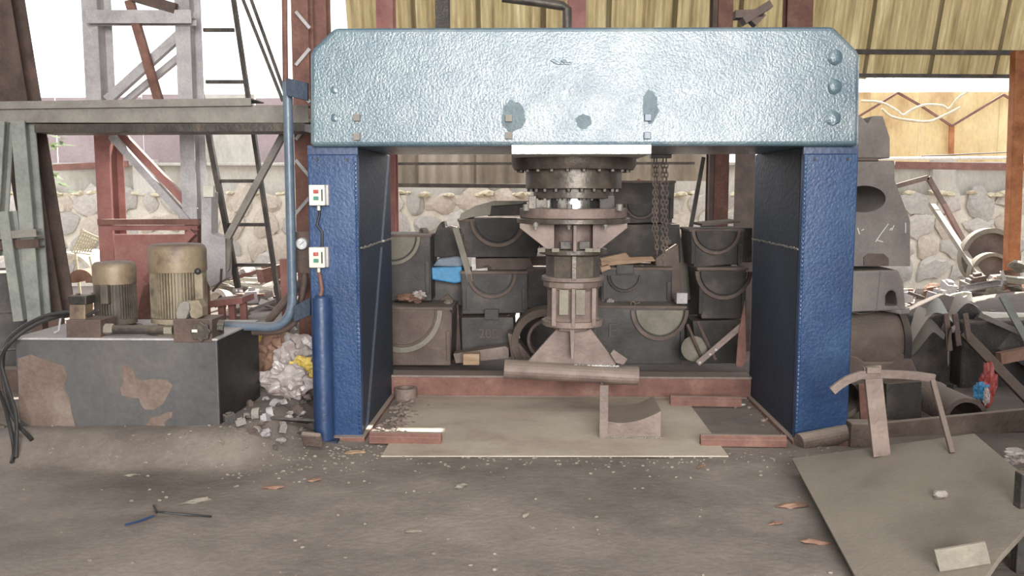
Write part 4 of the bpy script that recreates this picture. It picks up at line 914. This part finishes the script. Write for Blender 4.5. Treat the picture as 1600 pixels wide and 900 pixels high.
# twisted sheet offcuts
def twisted(px, py, Y, L, W, a0, twist, mat, lab, bendz=.1):
    b = MB(); c = P(px,py,Y); rings = []; n = 12
    for i in range(n+1):
        u = i/n-.5; a = a0+twist*u; q = c+Vector((u*L*math.cos(a0), .1*math.sin(u*3), u*L*math.sin(a0)+bendz*math.cos(u*4)-bendz))
        s_ = Vector((-math.sin(a)*.6, .7, math.cos(a)*.7)).normalized()*W*(.5+.2*math.cos(5*u)); k = Vector((0,.008,.008))
        rings.append([q-s_, q+s_, q+s_+k, q-s_+k])
    b.loft(rings); return single('twisted_offcut', b, mat, lab, 'scrap', 'twisted sheet offcuts right of the casting stack', smooth=True)
twisted(1440,492,1.1,.42,.08,R(40),2.2,'castgrey','twisted pale sheet offcut leaning toward the casting stack')
twisted(1468,478,1.2,.4,.10,R(-15),1.6,'greengrey','curled grey-green offcut on top of the scrap tangle')
twisted(1487,515,1.0,.28,.07,R(-75),1.0,'castbrown','brown forked offcut hanging down at right scrap tangle')
twisted(1450,510,1.15,.35,.09,R(15),-2.0,'castblue','dark curled offcut below the pale twisted one')
twisted(1500,470,1.5,.38,.07,R(25),1.5,'castgrey','small bent offcut behind the scrap tangle')
for i, (x_, lab) in enumerate(((1478,'left prong of brown steel hanging from scrap tangle'),(1492,'middle prong of brown steel hanging from scrap tangle'),(1508,'right prong of brown steel hanging from scrap tangle'))):
    rbar('b', (x_,490),(x_+6,548-8*i), 8, 'castbrown', lab, 1.05, 1.05, 'steel_prong', .02)
# wheels and leaning bars in the far yard
for cx, cy, ro, lab, Y in ((1545,402,45,'large rusty ring wheel leaning at the orange post',5.6),(1547,428,33,'smaller pale ring wheel in front of the large one',5.3)):
    c = P(cx,cy,Y); t = thing('ring_wheel', lab, 'wheel', (c.x,Y,c.z-m(ro,Y)))
    b = MB(); r1 = m(ro,Y); b.arcband(c.x, c.z, r1*.84, r1, 0, 2*math.pi, Y-.06, Y+.06, 40)
    part('rim', b, 'casttan' if ro > 40 else 'casttan', t, smooth=True)
    part('web_disc', MB().lathe((c.x,Y,c.z), [(r1*.85,0),(r1*.85,.02)], 40, axis=(0,1,0)), 'castbrown', t)
rbar('b', (1455,318),(1538,442), 8, 'casttan', 'long pale bar leaning from stone wall to the wheels', 6.6, 5.0)
rbar('b', (1475,320),(1515,395), 7, 'redrust', 'brown bar leaning beside the long pale bar', 6.6, 6.2)
rbar('b', (1400,291),(1450,277), 7, 'castbrown', 'near-horizontal brown stick before plaster wall at right', 7.5, 7.5)
rbar('b', (1450,277),(1482,332), 7, 'castbrown', 'brown stick sloping down from the near-horizontal one', 7.5, 7.5)
rbar('r', (1345,248),(1660,246), 5, 'chalk', 'white round bar painted as the sunlit ledge top before the yellow sheets', 6.9, 6.9, 'sunlit_ledge_top')  # overexposed sunlit top of the ledge, painted as a white bar
rbar('r', (1440,244),(1660,234), 2, 'beamgrey', 'thin grey wire rising above the white sunlit ledge bar', 6.8, 6.8, 'wire')
rbar('b', (1400,258),(1660,262), 11, 'redrust', 'red-brown rail under the white sunlit ledge bar', 8.8, 8.8, 'rail')
wv_ = [[(1345,158),(1376,160),(1400,172),(1411,180),(1424,172),(1445,164),(1472,165),(1482,170),(1496,154),(1512,143)], [(1378,170),(1392,182),(1420,188),(1450,190),(1470,183),(1500,168)]]
for v, lab in zip(wv_, ('upper pale tangled branch in front of the yellow sheets', 'lower pale branch sagging in front of the yellow sheets')):
    single('dry_branch', MB().tube(smoothpts([P(x,y,7.6) for x, y in v], 3), .018, 6), 'straw', lab, 'branch', smooth=True)

single('black_post', MB().bar((P(1596,850,-1.9).x,-1.9,0), (P(1596,850,-1.9).x,-1.9,.42), .06, .06), 'cast', 'black stub post at the lower right picture corner', 'post', bev=.006)
single('crumpled_scrap', MB().blob(G(1590,712,.12), .05, 3, .5, (1.3,1,.7), seed=31, freq=3), 'bag', 'pale crumpled scrap by the right picture edge behind the lid', 'litter')
# ------------------------------------------------------------------ scrap heaps
def hz(p): return gz(p[0], p[1])
def proto_set():
    S = []
    b = MB().box((0,0,.5),(1.6,1,1)).box((0,0,1.1),(.8,.6,.3)); S.append(('cast_block', b, .02))
    b = MB().arcband(0,.0,.7,1,0,math.pi,-.5,.5,14); S.append(('saddle_casting', b, .01))
    b = MB().pipe((0,0,0),(0,0,.5),.8,.55,20); S.append(('steel_ring', b, .01))
    b = MB().channel((-2.2,0,.2),(2.2,0,.2),.5,.35,.06); S.append(('channel_offcut', b, 0))
    b = MB().blob((0,0,.5),.8,2,.35,(1.2,1,.7),seed=5); S.append(('rock_lump', b, 0))
    b = MB().bar((-2.4,0,.15),(2.4,0,.15),.25,.25); S.append(('bar_offcut', b, .01))
    b = MB().box((0,0,.08),(1.8,1.4,.16)).cyl((0,0,.1),(0,0,.5),.4,n=16); S.append(('flanged_plate', b, .01))
    out = []
    for n, b, bv in S:
        o = finish(n, b, 'castbrown', (0,0,0), bv); out.append((n, o.data)); 
        bpy.data.objects.remove(o)
    return out
PS = proto_set(); cache = {}
SC = []
def scatter(nn, xr, yr, mats, area, size=(.06,.13), lift=0.0, keep=None, names=None):
    k = 0; tries = 0
    while k < nn and tries < nn*20:
        tries += 1
        x, y = random.uniform(*xr), random.uniform(*yr)
        if keep and not keep(x, y): continue
        n, me = random.choice(PS if not names else [q for q in PS if q[0] in names]); mt_ = random.choice(mats)
        if (n, mt_) not in cache:
            c = me.copy(); c.materials.clear(); c.materials.append(M[mt_]); cache[(n, mt_)] = c
        o = bpy.data.objects.new(n, cache[(n, mt_)]); COL.objects.link(o)
        s_ = random.uniform(*size); o.scale = (s_,)*3
        o.location = (x, y, gz(x,y)-.01+lift*random.random()); o.rotation_euler = (random.uniform(-.3,.3), random.uniform(-.3,.3), random.uniform(0,6.28))
        kind = n.replace('_', ' '); colr = {'castbrown':'brown','casttan':'tan','castgrey':'grey','redrust':'red rusty','greysteel':'pale grey','cast':'black','castblue':'slate','litter':'orange','chalk':'white','cream':'cream','red':'red'}[mt_]
        o['label'] = f'{colr} {kind} {area}'; o['category'] = 'scrap'; o['group'] = f'{colr} {kind} pieces {area}'
        k += 1; SC.append(o)
scatter(95, (-5.6,-1.6), (2.2,6.6), ['castbrown','castgrey','greysteel','casttan','redrust','cream','castgrey'], 'in the sunlit heap behind the power unit', (.07,.17), .16)
scatter(26, (-2.6,-1.1), (1.4,3.0), ['castbrown','castgrey','greysteel','casttan','redrust'], 'in the heap beside the ladder foot', (.05,.1), .12)
scatter(70, (2.9,7.2), (2.6,6.4), ['castbrown','castgrey','casttan','litter','greysteel','cream'], 'in the sunlit heap right of the press', (.07,.16), .14)
scatter(24, (1.95,3.4), (1.0,2.4), ['castbrown','cast','castblue','castgrey'], 'in the shaded scrap behind the right leg', (.07,.13), .05)
scatter(22, (-1.0,1.9), (1.48,1.68), ['castbrown','cast','castblue'], 'wedged between the red beam and the dies', (.035,.06), .02)
scatter(14, (-4.3,-3.3), (-.4,1.3), ['castbrown','cast','casttan'], 'on the ground left of the oil tank', (.05,.09), .02)
tops = [(735,343,2.2),(760,425,2.15),(820,403,2.2),(800,497,2.1),(700,480,1.95),(660,366,2.2),(650,478,1.95),(955,478,2.1),(1005,420,2.35),(960,350,2.7),(1100,418,2.0),(1150,420,2.05),(1120,500,2.1),(1045,384,2.5),(1000,283,2.8),(1110,356,2.15)]
for i, (px, py, Y) in enumerate(tops):
    p = P(px, py, Y-.05); n_, me = PS[[4,0,6,3,4,1][i % 6]]
    for mt_ in (['casttan','castbrown','redrust','castgrey'][i % 4],):
        if (n_, mt_) not in cache:
            c = me.copy(); c.materials.clear(); c.materials.append(M[mt_]); cache[(n_, mt_)] = c
        o = bpy.data.objects.new('scrap_' + n_, cache[(n_, mt_)]); COL.objects.link(o); o.scale = (random.uniform(.03,.05),)*3
        o.location = (p.x, Y+.05, p.z+.004); o.rotation_euler = (0,0,random.uniform(0,6)); colr = {'castbrown':'brown','casttan':'tan','castgrey':'grey','redrust':'red rusty'}[mt_]
        o['label'] = f"small {colr} {n_.replace('_',' ')} on top of the stacked dies"; o['category'] = 'scrap'; o['group'] = 'scrap pieces on the stacked dies'; SC.append(o)
# rubble at the foot of the left leg
scatter(60, (3.3,6.8), (3.7,6.2), ['cream','greysteel','casttan','castgrey','litter'], 'heaped in sunlight before the stone wall right', (.08,.17), .25)
scatter(50, (-5.4,-2.2), (3.2,6.0), ['cream','greysteel','casttan','castgrey','redrust'], 'heaped in sunlight before the stone wall left', (.08,.16), .25)
def rubk(x, y): return (x+1.6)**2/.12+(y-.05)**2/.3 < 1
scatter(34, (-1.95,-1.3), (-.5,.6), ['castbrown','castgrey','castblue','greysteel'], 'in the rubble beside the left press leg', (.022,.045), .04, rubk, ('rock_lump','cast_block','flanged_plate','saddle_casting'))
c = G(488,697,.04)
cn = thing('cast_cap', 'square brown cast cap with round mark at the left leg foot', 'cap', c)  # square cap with a ring, tilted at the leg foot
rt = Matrix.Rotation(R(-55),3,'X') @ Matrix.Rotation(R(6),3,'Y')
part('cap_body', MB().box(c+Vector((0,0,.04)), (.125,.11,.035), rt), 'castbrown', cn, bev=.014)
part('cap_ring', MB().pipe(c+Vector((0,0,.04))+rt@Vector((0,0,.017)), c+Vector((0,0,.04))+rt@Vector((0,0,.024)), .022,.015,18), 'cast', cn)
single('dark_slate_sheet', MB().box((G(430,655,.12).x, G(430,655,.12).y, .11), (.42,.34,.015), Matrix.Rotation(R(-20),3,'X') @ Matrix.Rotation(R(28),3,'Z')), 'cast', 'dark sheet lying on the slope beside the oil tank', 'sheet')
# bags
def bag(px, py, Y, r, lab, mat='bag', seed=1, sc=(1.2,.8,1)):
    b = MB().blob(P(px,py,Y), r, 4, .35, sc, seed=seed, freq=2.2)
    for v in b.b.verts:
        v.co += Vector((1,1,1)).normalized()*0+ (v.co-P(px,py,Y)).normalized()*.035*noise.noise(v.co*22)
    return single('plastic_bag', b, mat, lab, 'bag', smooth=False)
bag(446,594,.5,.135,'crumpled white plastic bag beside the left press leg', seed=2, sc=(1.25,.7,.85))
bag(432,556,.9,.15,'pinkish crumpled plastic bag behind the white one', 'litter', 5)
bag(462,555,.85,.12,'grey white crumpled bag behind the blue tube', 'bag', 9)
bag(425,535,1.1,.10,'yellow and brown wrapper heap behind the oil tank corner', 'yellow', 7)
bag(472,575,.6,.07,'small yellow plastic scrap touching the blue tube', 'yellow', 12)
single('rubble_bank', MB().blob((-1.9,1.0,.06), .42, 3, .3, (1.0,.9,.75), seed=21), 'dirt', 'low earth bank under the plastic bags', 'earth', kind='stuff')
# red machine bits behind the power unit
rm = thing('red_machine_frame', 'small red welded machine frame behind the power unit motor', 'machine', P(372,500,1.5))
part('top_bar', MB().bar(P(338,472,1.5), P(388,466,1.5), .05,.3), 'red', rm, bev=.004)
for px in (346,362,380): part('leg', MB().bar(P(px,470,1.5), P(px+2,505,1.5), .05,.05), 'red', rm, bev=.004)
part('arm', MB().bar(P(336,478,1.45), P(378,462,1.45), .03,.03), 'redrust', rm)
single('red_bracket', MB().bar(P(444,404,1.5), P(448,500,1.5), .06,.06), 'red', 'small red upright bracket behind the blue pipe', 'bracket', bev=.006)
single('slanting_round_bar', MB().cyl(P(418,503,1.1), P(474,437,1.1), .03, n=16), 'castbrown', 'brown round bar sloping behind the blue pipe bend', 'bar', smooth=True)
wk = thing('wicker_rack', 'pale wire rack leaning among scrap behind the trestle', 'rack', P(135,405,3.6))
Yk = 3.6
for i in range(8): part('wire', MB().bar(P(112+i*4.0,390-i*4*0+4,Yk).lerp(P(130,365,Yk),0)+Vector((0,0,0)), P(130+i*3.6,358+i*2,Yk), .012,.012), 'straw', wk)
for i in range(7): part('wire', MB().bar(P(112+i*3,394-i*5.5,Yk-.02), P(142+i*2.0,398-i*4.5,Yk-.02), .012,.012), 'straw', wk)
part('back_stand', MB().bar(P(140,400,Yk), (P(140,400,Yk).x+.1,Yk+.1,.1), .02,.02).bar(P(118,395,Yk), (P(118,395,Yk).x,Yk+.1,.1), .02,.02), 'straw', wk)
single('curved_pale_sheet', MB().arcband(P(118,450,4).x, P(118,440,4).z-.0, .30, .33, R(20), R(150), 3.8, 4.4), 'cream', 'pale arched sheet glowing behind the trestle', 'sheet')
single('rusty_half_dish', MB().arcband(P(126,442,3.0).x, P(126,442,3.0).z, .05, .13, R(0), R(180), 3.0, 3.2), 'litter', 'rusty half-round dish left of the motors', 'dish')
# plant
pl_ = thing('young_tree', 'pale green leafy sapling behind the trestle on the left', 'plant', (P(78,300,5).x,5,.3))
part('stem', MB().tube([(P(78,300,5).x,5,.3), P(76,290,5), P(74,215,5)], .015, 6), 'wood', pl_)
for i in range(26):
    c = P(random.uniform(58,104), random.choice((random.uniform(205,235), random.uniform(265,310))), 5+random.uniform(-.2,.2)); a = random.uniform(0,6.28); d = Vector((math.cos(a), math.sin(a)*.5, random.uniform(-.5,.2))); s_ = Vector((-d.y,d.x,.3)).normalized()*.035
    part('leaf', MB().verts_faces([c, c+d*.08+s_, c+d*.19, c+d*.08-s_], [(0,1,2,3)]), 'leaf', pl_)

# ------------------------------------------------------------------ small litter on the dirt floor
gv = MB()
for i in range(900):
    t_ = random.random()
    if t_ < .55: x, y = random.gauss(.6,1.3), random.gauss(-.30,.16)
    elif t_ < .8: x, y = random.gauss(-1.4,.4), random.gauss(-.45,.25)
    else: x, y = random.uniform(-3.5,3.2), random.uniform(-3,-.2)
    if -.9 < x < 1.55 and -.23 < y < 1.2: continue
    s_ = random.uniform(.003,.010); gv.blob((x,y,gz(x,y)+s_*.3), s_, 0 if False else 1, .4, (1.3,1,.7), seed=i)
single('gravel_chips', gv, 'casttan', 'scattered pale gravel chips and grit across the dirt floor', 'gravel', kind='stuff')
gp = MB()
for i in range(260):
    x, y = (1.75+random.gauss(0,.12), random.uniform(.1,1.1)) if i % 2 else (-.95+random.gauss(0,.06), random.uniform(.0,1.0))
    if not (-1.06 < x < 1.95): continue
    s_ = random.uniform(.006,.022); gp.blob((x,y,gz(x,y)+s_*.3), s_, 1, .4, (1.3,1,.7), seed=i)
single('corner_grit', gp, 'brownsteel', 'coarse grit filling the corners beside both press legs', 'gravel', kind='stuff')
lit = [(310,783,.05,'casttan','pale dry leaf on the dirt before the oil tank',.5),(205,742,.03,'casttan','small pale curl on the slope below the tank',.3),
 (1238,788,.06,'litter','orange brick shard near the tilted lid edge',.2),(1275,846,.055,'litter','elongated orange brick chip lower beside the lid',-.2),
 (1212,815,.03,'litter','small brown chip left of the tilted lid',.4),(722,760,.035,'casttan','little tan chip left of picture centre floor',.8),
 (822,803,.03,'casttan','thin pale sliver in the middle of the floor',1.2),(490,748,.035,'litter','orange chip in front of the left leg',.6),
 (427,760,.04,'litter','flat rusty chip below the rubble',.1),(645,826,.03,'casttan','tiny straw sliver low in the middle',.2),
 (1095,727,.03,'litter','reddish shard before the floor plate',.9),(555,706,.05,'wood','thin pale splinter at the left leg toe',.15),
 (1158,632,.03,'chalk','white crumpled scrap by the right leg inner face',.3)]
for px, py, s_, mt_, lab, a in lit:
    c = G(px,py,.01); c.z = gz(c.x,c.y)+.006
    b = MB().blob((0,0,0), s_, 2, .45, (1.3,.45,.22), seed=px); b.xf(Matrix.Translation(c) @ Matrix.Rotation(a,4,'Z'))
    single('floor_chip', b, mt_, lab, 'debris')
single('dark_twig', MB().tube(smoothpts([G(240,790,.012), G(245,800,.012), G(248,800,.03), G(300,805,.012), G(330,807,.012)],4), .005, 6), 'black', 'thin dark wire lying on the dirt, lower left', 'wire')
single('blue_cord_scrap', MB().tube(smoothpts([G(195,820,.012), G(215,815,.012), G(240,806,.012)],4), .005, 6), 'blue_pipe', 'short bluish cord scrap on the dirt, lower left', 'cord')
for o in [o for o in bpy.data.objects if o.type == 'FONT']:
    dg = bpy.context.evaluated_depsgraph_get(); me = bpy.data.meshes.new_from_object(o.evaluated_get(dg))
    q = bpy.data.objects.new('raised_lettering', me); COL.objects.link(q); q.parent = o.parent; q.location = o.location; q.rotation_euler = o.rotation_euler
    bpy.data.objects.remove(o)
from collections import defaultdict
dd = defaultdict(list)
for o in SC: dd[o['label']].append(o)
ORD = ['leftmost','second from left','third from left','fourth from left','fifth from left','sixth from left','seventh from left','eighth from left','ninth from left','tenth from left']
def scrx(o): return (o.location.x-CAMLOC.x)/(o.location.y-CAMLOC.y)
for lab, os_ in dd.items():
    if len(os_) > 1:
        for i, o in enumerate(sorted(os_, key=scrx)): o['label'] = (ORD[i] if i < 10 else 'far right') + ' ' + lab
print('objects', len(bpy.data.objects), 'stones', cnt)
